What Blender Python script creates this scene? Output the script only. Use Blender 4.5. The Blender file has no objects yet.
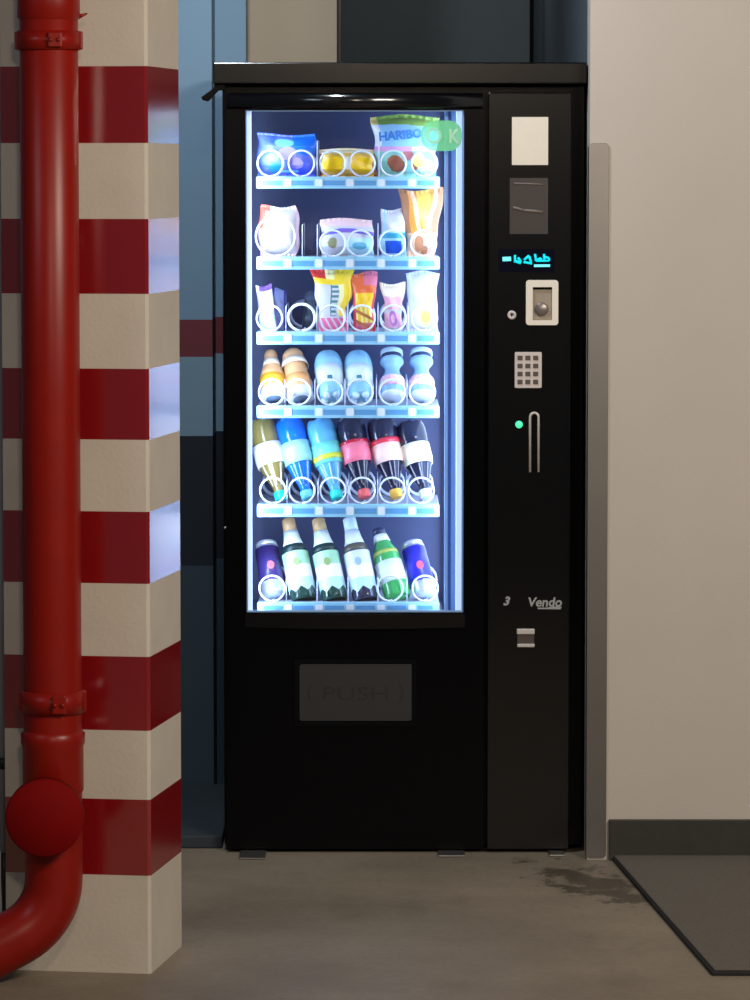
import bpy, bmesh, math, random
from mathutils import Vector, Matrix, Quaternion

random.seed(7)
SC = bpy.context.scene
COL = SC.collection
# ------------------------------------------------------------------ camera
F = 4200.0                      # focal length in pixels of the 750x1000 frame
PITCH = math.atan(330.0 / F)    # looking slightly down
CAM_H = 1.582
cp, sp = math.cos(PITCH), math.sin(PITCH)


def ray(u, v):
    a, b = (u - 375.0) / F, (500.0 - v) / F
    return Vector((a, cp + b * sp, -sp + b * cp))


def at(u, v, Y):
    """point on the upright plane at distance Y that the photograph shows at (u, v)"""
    d = ray(u, v)
    return Vector((0, 0, CAM_H)) + d * (Y / d.y)


def fl(u, v, z=0.0):
    """point on the horizontal plane z that the photograph shows at (u, v)"""
    d = ray(u, v)
    return Vector((0, 0, CAM_H)) + d * ((z - CAM_H) / d.z)


def X(u, Y):
    return at(u, 500, Y).x


def Z(v, Y):
    return at(375, v, Y).z


# ------------------------------------------------------------------ materials
def mat(name, col, rough=0.5, metal=0.0, spec=0.5, noise=0.0, nscale=20.0, bump=0.0, bscale=200.0,
        emit=None, estr=0.0, coat=0.0, trans=0.0, ior=None, col2=None, alpha=None):
    m = bpy.data.materials.new(name)
    m.use_nodes = True
    nt = m.node_tree
    b = nt.nodes['Principled BSDF']
    c = (col[0], col[1], col[2], 1)
    b.inputs['Base Color'].default_value = c
    b.inputs['Roughness'].default_value = rough
    b.inputs['Metallic'].default_value = metal
    b.inputs['Specular IOR Level'].default_value = spec
    b.inputs['Coat Weight'].default_value = coat
    b.inputs['Transmission Weight'].default_value = trans
    if ior:
        b.inputs['IOR'].default_value = ior
    if alpha is not None:
        b.inputs['Alpha'].default_value = alpha
    if emit:
        b.inputs['Emission Color'].default_value = (emit[0], emit[1], emit[2], 1)
        b.inputs['Emission Strength'].default_value = estr
    if noise > 0 or bump > 0:
        tc = nt.nodes.new('ShaderNodeTexCoord')
    if noise > 0:
        n = nt.nodes.new('ShaderNodeTexNoise')
        n.inputs['Scale'].default_value = nscale
        n.inputs['Detail'].default_value = 6
        nt.links.new(tc.outputs['Object'], n.inputs['Vector'])
        r = nt.nodes.new('ShaderNodeValToRGB')
        r.color_ramp.elements[0].position = 0.3
        r.color_ramp.elements[1].position = 0.7
        lo = [max(0, x * (1 - noise)) for x in col] if col2 is None else col2
        hi = [min(1, x * (1 + noise)) for x in col]
        r.color_ramp.elements[0].color = (*lo, 1)
        r.color_ramp.elements[1].color = (*hi, 1)
        nt.links.new(n.outputs['Fac'], r.inputs['Fac'])
        nt.links.new(r.outputs['Color'], b.inputs['Base Color'])
    if bump > 0:
        n2 = nt.nodes.new('ShaderNodeTexNoise')
        n2.inputs['Scale'].default_value = bscale
        n2.inputs['Detail'].default_value = 4
        nt.links.new(tc.outputs['Object'], n2.inputs['Vector'])
        bp = nt.nodes.new('ShaderNodeBump')
        bp.inputs['Strength'].default_value = bump
        bp.inputs['Distance'].default_value = 0.002
        nt.links.new(n2.outputs['Fac'], bp.inputs['Height'])
        nt.links.new(bp.outputs['Normal'], b.inputs['Normal'])
    return m


def srgb(r, g, b):
    def f(c):
        c /= 255.0
        return c / 12.92 if c <= 0.04045 else ((c + 0.055) / 1.055) ** 2.4
    return (f(r), f(g), f(b))


M = {}
M['wall'] = mat('warm_white_paint', srgb(206, 197, 188), 0.75, noise=0.025, nscale=3, bump=0.25, bscale=160)
M['col_white'] = mat('column_white_paint', srgb(206, 197, 184), 0.8, noise=0.04, nscale=8, bump=0.3, bscale=120)
M['col_red'] = mat('glossy_red_tape', srgb(138, 8, 16), 0.5, spec=0.0, coat=1.0)
M['col_red'].node_tree.nodes['Principled BSDF'].inputs['Coat IOR'].default_value = 2.5
M['col_red'].node_tree.nodes['Principled BSDF'].inputs['Coat Roughness'].default_value = 0.17
M['pipe'] = mat('red_pipe_paint', srgb(138, 19, 6), 0.36, spec=0.35, noise=0.06, nscale=14)
M['pipe_disc'] = mat('red_cap_paint', srgb(122, 6, 6), 0.75, spec=0.1, noise=0.05, nscale=30)
M['black'] = mat('black_powder_coat', (0.0013, 0.0013, 0.0022), 0.22, spec=0.13, bump=0.05, bscale=500)
M['black_gloss'] = mat('black_lacquer', (0.003, 0.003, 0.004), 0.16, spec=0.8)
M['panel'] = mat('black_satin_panel', (0.0018, 0.0018, 0.0022), 0.18, spec=0.55)
M['void'] = mat('black_gap', (0.002, 0.002, 0.003), 0.8, spec=0.1)
M['flap'] = mat('dark_grey_plastic', (0.022, 0.023, 0.024), 0.45)
M['flap_text'] = mat('embossed_black_plastic', (0.012, 0.012, 0.013), 0.5)
M['liner'] = mat('slate_liner', srgb(74, 80, 118), 0.5)
M['housing'] = mat('pale_blue_aluminium', srgb(150, 190, 240), 0.35)
M['housing_dark'] = mat('blue_grey_profile', srgb(60, 85, 150), 0.4)
M['rail'] = mat('pale_cyan_plastic', srgb(150, 205, 226), 0.35)
M['rail_blue'] = mat('blue_card_strip', srgb(90, 150, 195), 0.4)
M['tag'] = mat('white_price_card', srgb(222, 228, 230), 0.5)
M['tray'] = mat('grey_tray', srgb(170, 175, 195), 0.45)
M['wire'] = mat('white_coated_wire', srgb(225, 230, 245), 0.3)
M['led'] = mat('led_diffuser', (0.8, 0.85, 1.0), 0.4, emit=(0.55, 0.75, 1.0), estr=0.9)
M['steel'] = mat('brushed_steel', srgb(138, 135, 132), 0.38, metal=0.9, noise=0.06, nscale=4)
M['chrome'] = mat('satin_chrome', srgb(215, 210, 204), 0.35, metal=0.15)
M['cream'] = mat('cream_plastic', srgb(250, 242, 230), 0.45)
M['coin_in'] = mat('grey_beige_plastic', srgb(165, 152, 135), 0.5)
M['coin_btn'] = mat('grey_metal_button', srgb(140, 132, 128), 0.35, metal=0.5)
M['key_dark'] = mat('dark_key', srgb(90, 80, 76), 0.5)
M['keypad'] = mat('silver_keypad', srgb(222, 212, 208), 0.45)
M['paper'] = mat('cream_paper', srgb(240, 232, 216), 0.8, noise=0.02, nscale=40)
M['dk_label'] = mat('brown_black_label', srgb(52, 45, 45), 0.4)
M['lab_text'] = mat('faded_grey_print', srgb(125, 114, 110), 0.5)
M['cyan'] = mat('cyan_display', (0, 0.2, 0.25), 0.4, emit=(0.0, 0.62, 0.72), estr=1.2)
M['cyan_hi'] = mat('bright_cyan_display', (0, 0.2, 0.25), 0.4, emit=(0.2, 0.9, 1.0), estr=1.2)
M['disp_blue'] = mat('navy_display_window', (0.001, 0.002, 0.010), 0.2, spec=0.2)
M['green_led'] = mat('green_led', (0.1, 0.8, 0.4), 0.3, emit=(0.06, 1.0, 0.40), estr=1.0)
M['white_print'] = mat('grey_white_print', srgb(165, 165, 168), 0.5)
M['dark_base'] = mat('dark_skirting', srgb(52, 50, 44), 0.6, noise=0.12, nscale=30)
M['mat'] = mat('charcoal_carpet', srgb(104, 97, 87), 0.95, noise=0.14, nscale=140, bump=1.0, bscale=700)
M['mat_edge'] = mat('black_rubber', (0.006, 0.006, 0.006), 0.7)
M['cable'] = mat('black_cable', (0.008, 0.008, 0.01), 0.5)
M['conduit'] = mat('grey_pvc', srgb(150, 150, 156), 0.5)
M['beige_far'] = mat('beige_paint', srgb(164, 152, 134), 0.8, noise=0.03, nscale=5)
M['dark_far'] = mat('dark_slate_paint', srgb(88, 98, 100), 0.7, noise=0.05, nscale=6)
M['side_shade'] = mat('side_wall_shade', srgb(82, 94, 104), 0.6, noise=0.04, nscale=5)

# floor: grey-brown concrete with wear and one shaped oily stain by the wall corner


def floor_mat():
    m = bpy.data.materials.new('worn_concrete')
    m.use_nodes = True
    nt = m.node_tree
    b = nt.nodes['Principled BSDF']
    b.inputs['Roughness'].default_value = 0.55
    b.inputs['Specular IOR Level'].default_value = 0.35
    tc = nt.nodes.new('ShaderNodeTexCoord')

    def noise(sc, det=5, rough=0.6, vec=None):
        n = nt.nodes.new('ShaderNodeTexNoise')
        n.inputs['Scale'].default_value = sc
        n.inputs['Detail'].default_value = det
        n.inputs['Roughness'].default_value = rough
        nt.links.new(vec or tc.outputs['Object'], n.inputs['Vector'])
        return n

    def ramp(src, p0, c0, p1, c1):
        r = nt.nodes.new('ShaderNodeValToRGB')
        r.color_ramp.elements[0].position = p0
        r.color_ramp.elements[0].color = (*c0, 1)
        r.color_ramp.elements[1].position = p1
        r.color_ramp.elements[1].color = (*c1, 1)
        nt.links.new(src, r.inputs['Fac'])
        return r

    def mix(a, bb, fac, mode='MIX'):
        x = nt.nodes.new('ShaderNodeMix')
        x.data_type = 'RGBA'
        x.blend_type = mode
        if hasattr(fac, 'is_output'):
            nt.links.new(fac, x.inputs[0])
        else:
            x.inputs[0].default_value = fac
        nt.links.new(a, x.inputs[6])
        if isinstance(bb, tuple):
            x.inputs[7].default_value = (*bb, 1)
        else:
            nt.links.new(bb, x.inputs[7])
        return x.outputs[2]

    base = ramp(noise(2.2, 8).outputs['Fac'], 0.32, srgb(120, 108, 92), 0.68, srgb(145, 132, 114))
    fine = ramp(noise(60, 3).outputs['Fac'], 0.3, (0.85, 0.85, 0.85), 0.7, (1.08, 1.08, 1.08))
    c = mix(base.outputs['Color'], fine.outputs['Color'], 0.8, 'MULTIPLY')
    # streaky dirt stretched along the wall
    mp = nt.nodes.new('ShaderNodeMapping')
    mp.inputs['Scale'].default_value = (1.0, 0.35, 1)
    nt.links.new(tc.outputs['Object'], mp.inputs['Vector'])
    st = ramp(noise(5, 7, 0.65, mp.outputs['Vector']).outputs['Fac'], 0.56, (0, 0, 0), 0.72, (0.45, 0.45, 0.45))
    c = mix(c, srgb(96, 84, 68), st.outputs['Color'])
    # oily stain: distance from a spot, broken up by noise
    cx, cy, ax, ay, ang = STAIN
    mp2 = nt.nodes.new('ShaderNodeMapping')
    mp2.vector_type = 'TEXTURE'
    mp2.inputs['Location'].default_value = (cx, cy, 0)
    mp2.inputs['Rotation'].default_value = (0, 0, ang)
    mp2.inputs['Scale'].default_value = (ax, ay, 1)
    nt.links.new(tc.outputs['Object'], mp2.inputs['Vector'])
    ln = nt.nodes.new('ShaderNodeVectorMath')
    ln.operation = 'LENGTH'
    nt.links.new(mp2.outputs['Vector'], ln.inputs[0])
    mp3 = nt.nodes.new('ShaderNodeMapping')
    mp3.inputs['Scale'].default_value = (0.8, 0.55, 1)
    nt.links.new(tc.outputs['Object'], mp3.inputs['Vector'])
    nn = noise(17, 7, 0.72, mp3.outputs['Vector'])
    ma = nt.nodes.new('ShaderNodeMath')
    ma.operation = 'MULTIPLY_ADD'
    nt.links.new(nn.outputs['Fac'], ma.inputs[0])
    ma.inputs[1].default_value = 2.6
    ma.inputs[2].default_value = -0.85
    ad = nt.nodes.new('ShaderNodeMath')
    ad.operation = 'ADD'
    nt.links.new(ma.outputs[0], ad.inputs[0])
    nt.links.new(ln.outputs['Value'], ad.inputs[1])
    sr = ramp(ad.outputs[0], 0.75, (0.85, 0.85, 0.85), 1.0, (0, 0, 0))
    c = mix(c, srgb(62, 54, 42), sr.outputs['Color'])
    nt.links.new(c, b.inputs['Base Color'])
    bn = noise(90, 4)
    bp = nt.nodes.new('ShaderNodeBump')
    bp.inputs['Strength'].default_value = 0.25
    bp.inputs['Distance'].default_value = 0.003
    nt.links.new(bn.outputs['Fac'], bp.inputs['Height'])
    nt.links.new(bp.outputs['Normal'], b.inputs['Normal'])
    return m


s0, s1 = fl(598, 885), fl(560, 868)
s2 = fl(594, 884)
STAIN = (s2.x, s2.y, 0.18, 0.55, 0.28)
M['floor'] = floor_mat()


def banded_wall():
    """garage wall paint: blue above, a red line, a navy dado over slate"""
    m = bpy.data.materials.new('banded_blue_wall_paint')
    m.use_nodes = True
    nt = m.node_tree
    b = nt.nodes['Principled BSDF']
    b.inputs['Roughness'].default_value = 0.7
    tc = nt.nodes.new('ShaderNodeTexCoord')
    sx = nt.nodes.new('ShaderNodeSeparateXYZ')
    nt.links.new(tc.outputs['Object'], sx.inputs[0])
    mr = nt.nodes.new('ShaderNodeMath')
    mr.operation = 'DIVIDE'
    mr.inputs[1].default_value = 3.0
    nt.links.new(sx.outputs['Z'], mr.inputs[0])
    r = nt.nodes.new('ShaderNodeValToRGB')
    r.color_ramp.interpolation = 'CONSTANT'
    y0 = WALL_Y
    stops = [(0.0, srgb(52, 70, 84)), (Z(568, y0) / 3, srgb(16, 30, 44)), (Z(436, y0) / 3, srgb(122, 152, 172)),
             (Z(358, y0) / 3, srgb(110, 44, 54)), (Z(322, y0) / 3, srgb(118, 150, 176))]
    e = r.color_ramp.elements
    while len(e) < len(stops):
        e.new(0.5)
    for k, (p, c) in enumerate(stops):
        e[k].position = p
        e[k].color = (*c, 1)
    nt.links.new(mr.outputs[0], r.inputs['Fac'])
    nt.links.new(r.outputs['Color'], b.inputs['Base Color'])
    return m


WALL_Y = 10.56
M['banded'] = banded_wall()


def glass_mat():
    m = bpy.data.materials.new('window_glass')
    m.use_nodes = True
    nt = m.node_tree
    nt.nodes.remove(nt.nodes['Principled BSDF'])
    out = nt.nodes['Material Output']
    t = nt.nodes.new('ShaderNodeBsdfTransparent')
    t.inputs[0].default_value = (0.97, 0.98, 1, 1)
    g = nt.nodes.new('ShaderNodeBsdfGlossy')
    g.inputs['Roughness'].default_value = 0.03
    f = nt.nodes.new('ShaderNodeFresnel')
    f.inputs[0].default_value = 1.45
    mx = nt.nodes.new('ShaderNodeMixShader')
    nt.links.new(f.outputs[0], mx.inputs[0])
    nt.links.new(t.outputs[0], mx.inputs[1])
    nt.links.new(g.outputs[0], mx.inputs[2])
    nt.links.new(mx.outputs[0], out.inputs[0])
    return m


def film_mat(name, col, op):
    """thin printed film: part paint, part see-through"""
    m = bpy.data.materials.new(name)
    m.use_nodes = True
    nt = m.node_tree
    nt.nodes.remove(nt.nodes['Principled BSDF'])
    out = nt.nodes['Material Output']
    t = nt.nodes.new('ShaderNodeBsdfTransparent')
    d = nt.nodes.new('ShaderNodeBsdfDiffuse')
    d.inputs[0].default_value = (*col, 1)
    tr = nt.nodes.new('ShaderNodeBsdfTranslucent')
    tr.inputs[0].default_value = (*col, 1)
    m1 = nt.nodes.new('ShaderNodeMixShader')
    m1.inputs[0].default_value = 0.6
    nt.links.new(d.outputs[0], m1.inputs[1])
    nt.links.new(tr.outputs[0], m1.inputs[2])
    mx = nt.nodes.new('ShaderNodeMixShader')
    mx.inputs[0].default_value = op
    nt.links.new(t.outputs[0], mx.inputs[1])
    nt.links.new(m1.outputs[0], mx.inputs[2])
    nt.links.new(mx.outputs[0], out.inputs[0])
    return m


M['glass'] = glass_mat()
M['ok_green'] = film_mat('green_sticker_film', (0.42, 1.0, 0.5), 0.62)
M['ok_pale'] = film_mat('pale_green_print', (0.85, 1.0, 0.88), 0.85)


# ------------------------------------------------------------------ mesh helpers
class MB:
    def __init__(self):
        self.bm = bmesh.new()

    def _mi(self, faces, mi):
        for f in faces:
            f.material_index = mi

    def box(self, x0, x1, y0, y1, z0, z1, mi=0, bev=0.0, seg=2):
        x0, x1 = min(x0, x1), max(x0, x1)
        z0, z1 = min(z0, z1), max(z0, z1)
        y0, y1 = min(y0, y1), max(y0, y1)
        t = bmesh.new()
        v = [t.verts.new(p) for p in ((x0, y0, z0), (x1, y0, z0), (x1, y1, z0), (x0, y1, z0),
                                      (x0, y0, z1), (x1, y0, z1), (x1, y1, z1), (x0, y1, z1))]
        for q in ((3, 2, 1, 0), (4, 5, 6, 7), (0, 1, 5, 4), (1, 2, 6, 5), (2, 3, 7, 6), (3, 0, 4, 7)):
            t.faces.new([v[i] for i in q])
        if bev > 0:
            bev = min(bev, 0.49 * min(x1 - x0, y1 - y0, z1 - z0))
            bmesh.ops.bevel(t, geom=list(t.edges), offset=bev, segments=seg, affect='EDGES', profile=0.5)
        self.merge(t, mi)
        return self

    def merge(self, t, mi=None, mtx=None):
        if mtx is not None:
            bmesh.ops.transform(t, matrix=mtx, verts=t.verts)
        mp = {}
        for v in t.verts:
            mp[v] = self.bm.verts.new(v.co)
        for f in t.faces:
            try:
                nf = self.bm.faces.new([mp[v] for v in f.verts])
                nf.material_index = f.material_index if mi is None else mi
                nf.smooth = f.smooth
            except ValueError:
                pass
        t.free()

    def prism(self, pts, y0, y1, mi=0, bev=0.0):
        """outline in x-z pushed from y0 to y1"""
        t = bmesh.new()
        a = [t.verts.new((p[0], y0, p[1])) for p in pts]
        b = [t.verts.new((p[0], y1, p[1])) for p in pts]
        n = len(pts)
        t.faces.new(a)
        t.faces.new(list(reversed(b)))
        for i in range(n):
            t.faces.new((a[(i + 1) % n], a[i], b[i], b[(i + 1) % n]))
        bmesh.ops.recalc_face_normals(t, faces=t.faces)
        if bev > 0:
            bmesh.ops.bevel(t, geom=[e for e in t.edges if abs(e.verts[0].co.y - e.verts[1].co.y) < 1e-6],
                            offset=bev, segments=2, affect='EDGES', profile=0.5)
        self.merge(t, mi)
        return self

    def ring_prism(self, outer, inner, y0, y1, mi=0):
        """frame between two outlines of equal count"""
        bm = self.bm
        n = len(outer)
        o0 = [bm.verts.new((p[0], y0, p[1])) for p in outer]
        o1 = [bm.verts.new((p[0], y1, p[1])) for p in outer]
        i0 = [bm.verts.new((p[0], y0, p[1])) for p in inner]
        i1 = [bm.verts.new((p[0], y1, p[1])) for p in inner]
        fs = []
        for k in range(n):
            j = (k + 1) % n
            fs.append(bm.faces.new((o0[k], o0[j], i0[j], i0[k])))
            fs.append(bm.faces.new((o1[k], i1[k], i1[j], o1[j])))
            fs.append(bm.faces.new((o0[k], o1[k], o1[j], o0[j])))
            fs.append(bm.faces.new((i0[k], i0[j], i1[j], i1[k])))
        self._mi(fs, mi)
        bmesh.ops.recalc_face_normals(bm, faces=fs)
        return self

    def lathe(self, prof, seg=24, mtx=None, mis=None, capped=True):
        """prof: list of (r, z) from bottom to top, round the z axis; mis: material per band"""
        t = bmesh.new()
        rings = []
        for r, z in prof:
            if r < 1e-6:
                rings.append([t.verts.new((0, 0, z))])
            else:
                rings.append([t.verts.new((r * math.cos(2 * math.pi * k / seg), r * math.sin(2 * math.pi * k / seg), z)) for k in range(seg)])
        for i in range(len(rings) - 1):
            a, b = rings[i], rings[i + 1]
            mi = mis[i] if mis else 0
            for k in range(seg):
                j = (k + 1) % seg
                if len(a) == 1 and len(b) == 1:
                    continue
                if len(a) == 1:
                    f = t.faces.new((a[0], b[j], b[k]))
                elif len(b) == 1:
                    f = t.faces.new((a[k], a[j], b[0]))
                else:
                    f = t.faces.new((a[k], a[j], b[j], b[k]))
                f.material_index = mi
                f.smooth = True
        if capped:
            if len(rings[0]) > 1:
                t.faces.new(list(reversed(rings[0]))).material_index = mis[0] if mis else 0
            if len(rings[-1]) > 1:
                t.faces.new(rings[-1]).material_index = mis[-1] if mis else 0
        self.merge(t, None, mtx)
        return self

    def tube(self, pts, rad, seg=10, mi=0, closed=False):
        """sweep a circle along points; rad number or list"""
        pts = [Vector(p) for p in pts]
        n = len(pts)
        rads = rad if isinstance(rad, (list, tuple)) else [rad] * n
        up = None
        rings = []
        for i in range(n):
            if closed:
                tan = (pts[(i + 1) % n] - pts[i - 1]).normalized()
            else:
                tan = (pts[min(i + 1, n - 1)] - pts[max(i - 1, 0)]).normalized()
            if up is None:
                up = tan.orthogonal().normalized()
            up = (up - tan * up.dot(tan)).normalized()
            sd = tan.cross(up)
            rings.append([self.bm.verts.new(pts[i] + (up * math.cos(2 * math.pi * k / seg) + sd * math.sin(2 * math.pi * k / seg)) * rads[i]) for k in range(seg)])
        rng = range(n) if closed else range(n - 1)
        for i in rng:
            a, b = rings[i], rings[(i + 1) % n]
            for k in range(seg):
                j = (k + 1) % seg
                f = self.bm.faces.new((a[k], a[j], b[j], b[k]))
                f.smooth = True
                f.material_index = mi
        if not closed:
            self.bm.faces.new(list(reversed(rings[0]))).material_index = mi
            self.bm.faces.new(rings[-1]).material_index = mi
        return self

    def build(self, name, mats, parent=None, loc=None):
        """link as one mesh object; origin at loc (world) or at the parent's origin"""
        bmesh.ops.recalc_face_normals(self.bm, faces=self.bm.faces)
        me = bpy.data.meshes.new(name)
        self.bm.to_mesh(me)
        self.bm.free()
        for m in (mats if isinstance(mats, (list, tuple)) else [mats]):
            me.materials.append(M[m] if isinstance(m, str) else m)
        o = bpy.data.objects.new(name, me)
        COL.objects.link(o)
        if loc is not None:
            me.transform(Matrix.Translation(-Vector(loc)))
            o.location = loc
        if parent is not None:
            o.parent = parent
        return o


def rrect(x0, x1, z0, z1, r, n=6):
    pts = []
    for cx, cz, a0 in ((x1 - r, z1 - r, 0), (x0 + r, z1 - r, 90), (x0 + r, z0 + r, 180), (x1 - r, z0 + r, 270)):
        for k in range(n + 1):
            a = math.radians(a0 + 90.0 * k / n)
            pts.append((cx + r * math.cos(a), cz + r * math.sin(a)))
    return pts


def circ(cx, cz, r, n=32, sx=1.0):
    return [(cx + sx * r * math.cos(2 * math.pi * k / n), cz + r * math.sin(2 * math.pi * k / n)) for k in range(n)]


def thing(name, label, cat, loc=(0, 0, 0), group=None):
    o = bpy.data.objects.new(name, None)
    COL.objects.link(o)
    o.location = loc
    o.empty_display_size = 0.05
    tag(o, label, cat, group)
    return o


def tag(o, label, cat, group=None):
    o['label'] = label
    o['category'] = cat
    if group:
        o['group'] = group
    return o


def struct(o):
    o['kind'] = 'structure'
    return o


def text(name, body, size, loc, mname, parent, width=None, height=None, rot=(math.pi / 2, 0, 0), extrude=0.0004, shear=0.0, bold=0.0, bend=None):
    cu = bpy.data.curves.new(name, 'FONT')
    cu.body = body
    cu.size = size
    cu.align_x = 'CENTER'
    cu.align_y = 'CENTER'
    cu.extrude = extrude
    cu.shear = shear
    cu.offset = bold
    cu.resolution_u = 3
    o = bpy.data.objects.new(name, cu)
    COL.objects.link(o)
    bpy.context.view_layer.update()
    me = bpy.data.meshes.new_from_object(o)
    COL.objects.unlink(o)
    bpy.data.objects.remove(o)
    xs = [v.co.x for v in me.vertices]
    ys = [v.co.y for v in me.vertices]
    w, h = max(xs) - min(xs), max(ys) - min(ys)
    cx, cy = (max(xs) + min(xs)) / 2, (max(ys) + min(ys)) / 2
    sx = width / w if width else 1.0
    sy = height / h if height else (sx if width else 1.0)
    for v in me.vertices:
        v.co.x = (v.co.x - cx) * sx
        v.co.y = (v.co.y - cy) * sy
        if bend:
            v.co.z -= bend * (v.co.x / (width / 2)) ** 2
    me.materials.append(M[mname])
    o = bpy.data.objects.new(name, me)
    COL.objects.link(o)
    o.location = loc
    o.rotation_euler = rot
    o.parent = parent
    return o


# ------------------------------------------------------------------ setting
YF = 9.67          # front plane of the vending machine
YW = 9.57          # face of the plastered wall beside it
XC = X(588.5, YW)  # corner of that wall
ZTOP = 2.7
XL_ = X(223, YF)
M['floor_shade'] = mat('floor_shade_slate', srgb(44, 54, 62), 0.8, noise=0.08, nscale=12)

b = MB()
b.box(-3.2, 3.4, 4.5, 13.3, -0.12, 0.0)
struct(b.build('floor', 'floor'))

b = MB()
b.box(XC, 3.0, YW, YW + 0.13, 0.0, ZTOP)
struct(b.build('wall_right', 'wall', loc=(XC, YW, 0)))

b = MB()
b.box(X(610, YW), 3.0, YW - 0.014, YW - 0.0005, 0.0, Z(820, YW - 0.014), bev=0.002)
struct(b.build('baseboard_right', 'dark_base', loc=(X(610, YW), YW, 0)))

# blue banded garage walls behind, one standing a little nearer than the other
b = MB()
b.box(-3.2, X(213, WALL_Y), WALL_Y, 12.2, 0.0, ZTOP)
struct(b.build('wall_left', 'banded'))
b = MB()
b.box(X(213, WALL_Y) + 0.0005, X(247, WALL_Y + 0.2), WALL_Y + 0.2, 12.2, 0.0, ZTOP)
o = struct(b.build('wall_back', 'banded'))
b = MB()
b.box(X(247, 10.9), X(337, 10.9), 10.9, 12.2, 0.0, ZTOP)
struct(b.build('pillar', 'beige_far'))
b = MB()
b.box(X(337, 10.9) - 0.2, XC + 0.3, 13.05, 13.2, 0.0, ZTOP)
struct(b.build('wall_far', 'dark_far'))
# inner side of the wall opening, its shade painted as dark blue-grey, with a dark joint in the corner
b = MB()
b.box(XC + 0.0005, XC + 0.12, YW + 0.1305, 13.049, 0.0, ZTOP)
struct(b.build('wall_side', 'side_shade', loc=(XC, YW, 0)))
b = MB()
b.box(XC - 0.006, XC + 0.0004, 13.02, 13.048, 0.0, ZTOP)
struct(b.build('trim_1', 'void'))
# low dark slab standing in for shaded floor beside the machine
kp0 = fl(186, 848.5)
b = MB()
b.box(-1.2, XL_ - 0.006, kp0.y, WALL_Y - 0.001, 0.0, 0.03, 0, 0.004)
struct(b.build('trim_2', 'floor_shade'))
b = MB()
b.box(X(529, 12.14), X(531, 12.14), 12.14, 12.199, 0.0, ZTOP - 0.1)
struct(b.build('trim_1', 'void'))

# striped column, turned a little to the camera
TH = math.radians(9.0)
cr = Vector((math.cos(TH), -math.sin(TH), 0))
cd = Vector((math.sin(TH), math.cos(TH), 0))
CC = fl(151, 974)
COLW, COLD = 0.293, 0.30
edges_px = [974, 876, 800, 731, 657, 584, 512, 440, 369, 294, 219, 143, 66]
zs = [0.0] + [Z(v, CC.y) for v in edges_px[1:]] + [ZTOP]
b = MB()
ch = 0.006
foot = [CC - cr * COLW, CC - cr * ch, CC + cd * ch, CC + cd * COLD, CC + cd * COLD - cr * COLW]
rows = []
for z in zs:
    rows.append([b.bm.verts.new((p.x, p.y, z)) for p in foot])
for i in range(len(zs) - 1):
    for k in range(5):
        j = (k + 1) % 5
        f = b.bm.faces.new((rows[i][k], rows[i][j], rows[i + 1][j], rows[i + 1][k]))
        f.material_index = i % 2
b.bm.faces.new(list(reversed(rows[0])))
b.bm.faces.new(rows[-1])
struct(b.build('column', ['col_white', 'col_red'], loc=CC))

# steel corner guard on the wall corner: two legs of one bent sheet, rounded top
gz1 = Z(143, YW - 0.003)
gx0, gx1 = XC - 0.0025, X(607.5, YW)
b = MB()
b.prism(rrect(gx0, gx1, 0.004, gz1, 0.010, 5), YW - 0.0035, YW - 0.0005, bev=0.0006)
b.box(gx0, XC - 0.0003, YW - 0.0005, YW + 0.05, 0.004, gz1 - 0.008)
o = b.build('corner_guard', 'steel', loc=(XC, YW, 0.004))
tag(o, 'tall brushed steel corner guard on the wall edge beside the vending machine', 'corner guard')

# carpet mat
p0, p1 = fl(612, 860.5), fl(712, 976)
p2 = fl(790, 977)
p3 = Vector((p2.x + (p0.x - p1.x), p0.y, 0))
mt = thing('floor_mat', 'charcoal grey carpet mat lying against the dark skirting', 'mat', (p1.x, p1.y, 0))
quad = [p0, p1, Vector((p1.x + 1.0, p1.y - 0.005, 0)), Vector((p0.x + 1.0, p0.y, 0))]


def slab(pts, z0, z1, inset=0.0):
    c = sum(pts, Vector()) / len(pts)
    bb = MB()
    lo = [bb.bm.verts.new((p.x, p.y, z0)) for p in pts]
    hi = [bb.bm.verts.new((p.x, p.y, z1)) for p in pts]
    n = len(pts)
    bb.bm.faces.new(hi)
    bb.bm.faces.new(list(reversed(lo)))
    for k in range(n):
        j = (k + 1) % n
        bb.bm.faces.new((lo[k], lo[j], hi[j], hi[k]))
    bmesh.ops.bevel(bb.bm, geom=list(bb.bm.edges), offset=0.0015, segments=1, affect='EDGES')
    return bb


loc = Vector((p1.x, p1.y, 0))
bb = slab([p - loc for p in quad], 0.0, 0.008)
bb.build('rubber_edge', 'mat_edge', mt)
e = 0.005
quad2 = [p0 + Vector((e, -0.002, 0)), p1 + Vector((e, e * 2.0, 0)), quad[2] + Vector((-e, e * 2.0, 0)), quad[3] + Vector((-e, -0.002, 0))]
bb = slab([p - loc for p in quad2], 0.0078, 0.0125)
bb.build('carpet_pile', 'mat', mt)

# ------------------------------------------------------------------ red down pipe
PD = 0.105                                    # axis stands this far off the column face
pf = at(51, 500, 8.22)
face_y = CC.y + (CC.x - pf.x) * math.tan(TH)  # column face at that x
PY = face_y - PD
PX = X(51.5, PY)
PR = 0.0565
pipe = thing('drain_pipe', 'red painted drain pipe running down in front of the striped column', 'pipe', (PX, PY, 0))
L = Vector((PX, PY, 0))


def PZ(v):
    return Z(v, PY)


ze = PZ(893)
b = MB()
path = [Vector((0, 0, ZTOP)), Vector((0, 0, PZ(400))), Vector((0, 0, ze + 0.03))]
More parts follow.
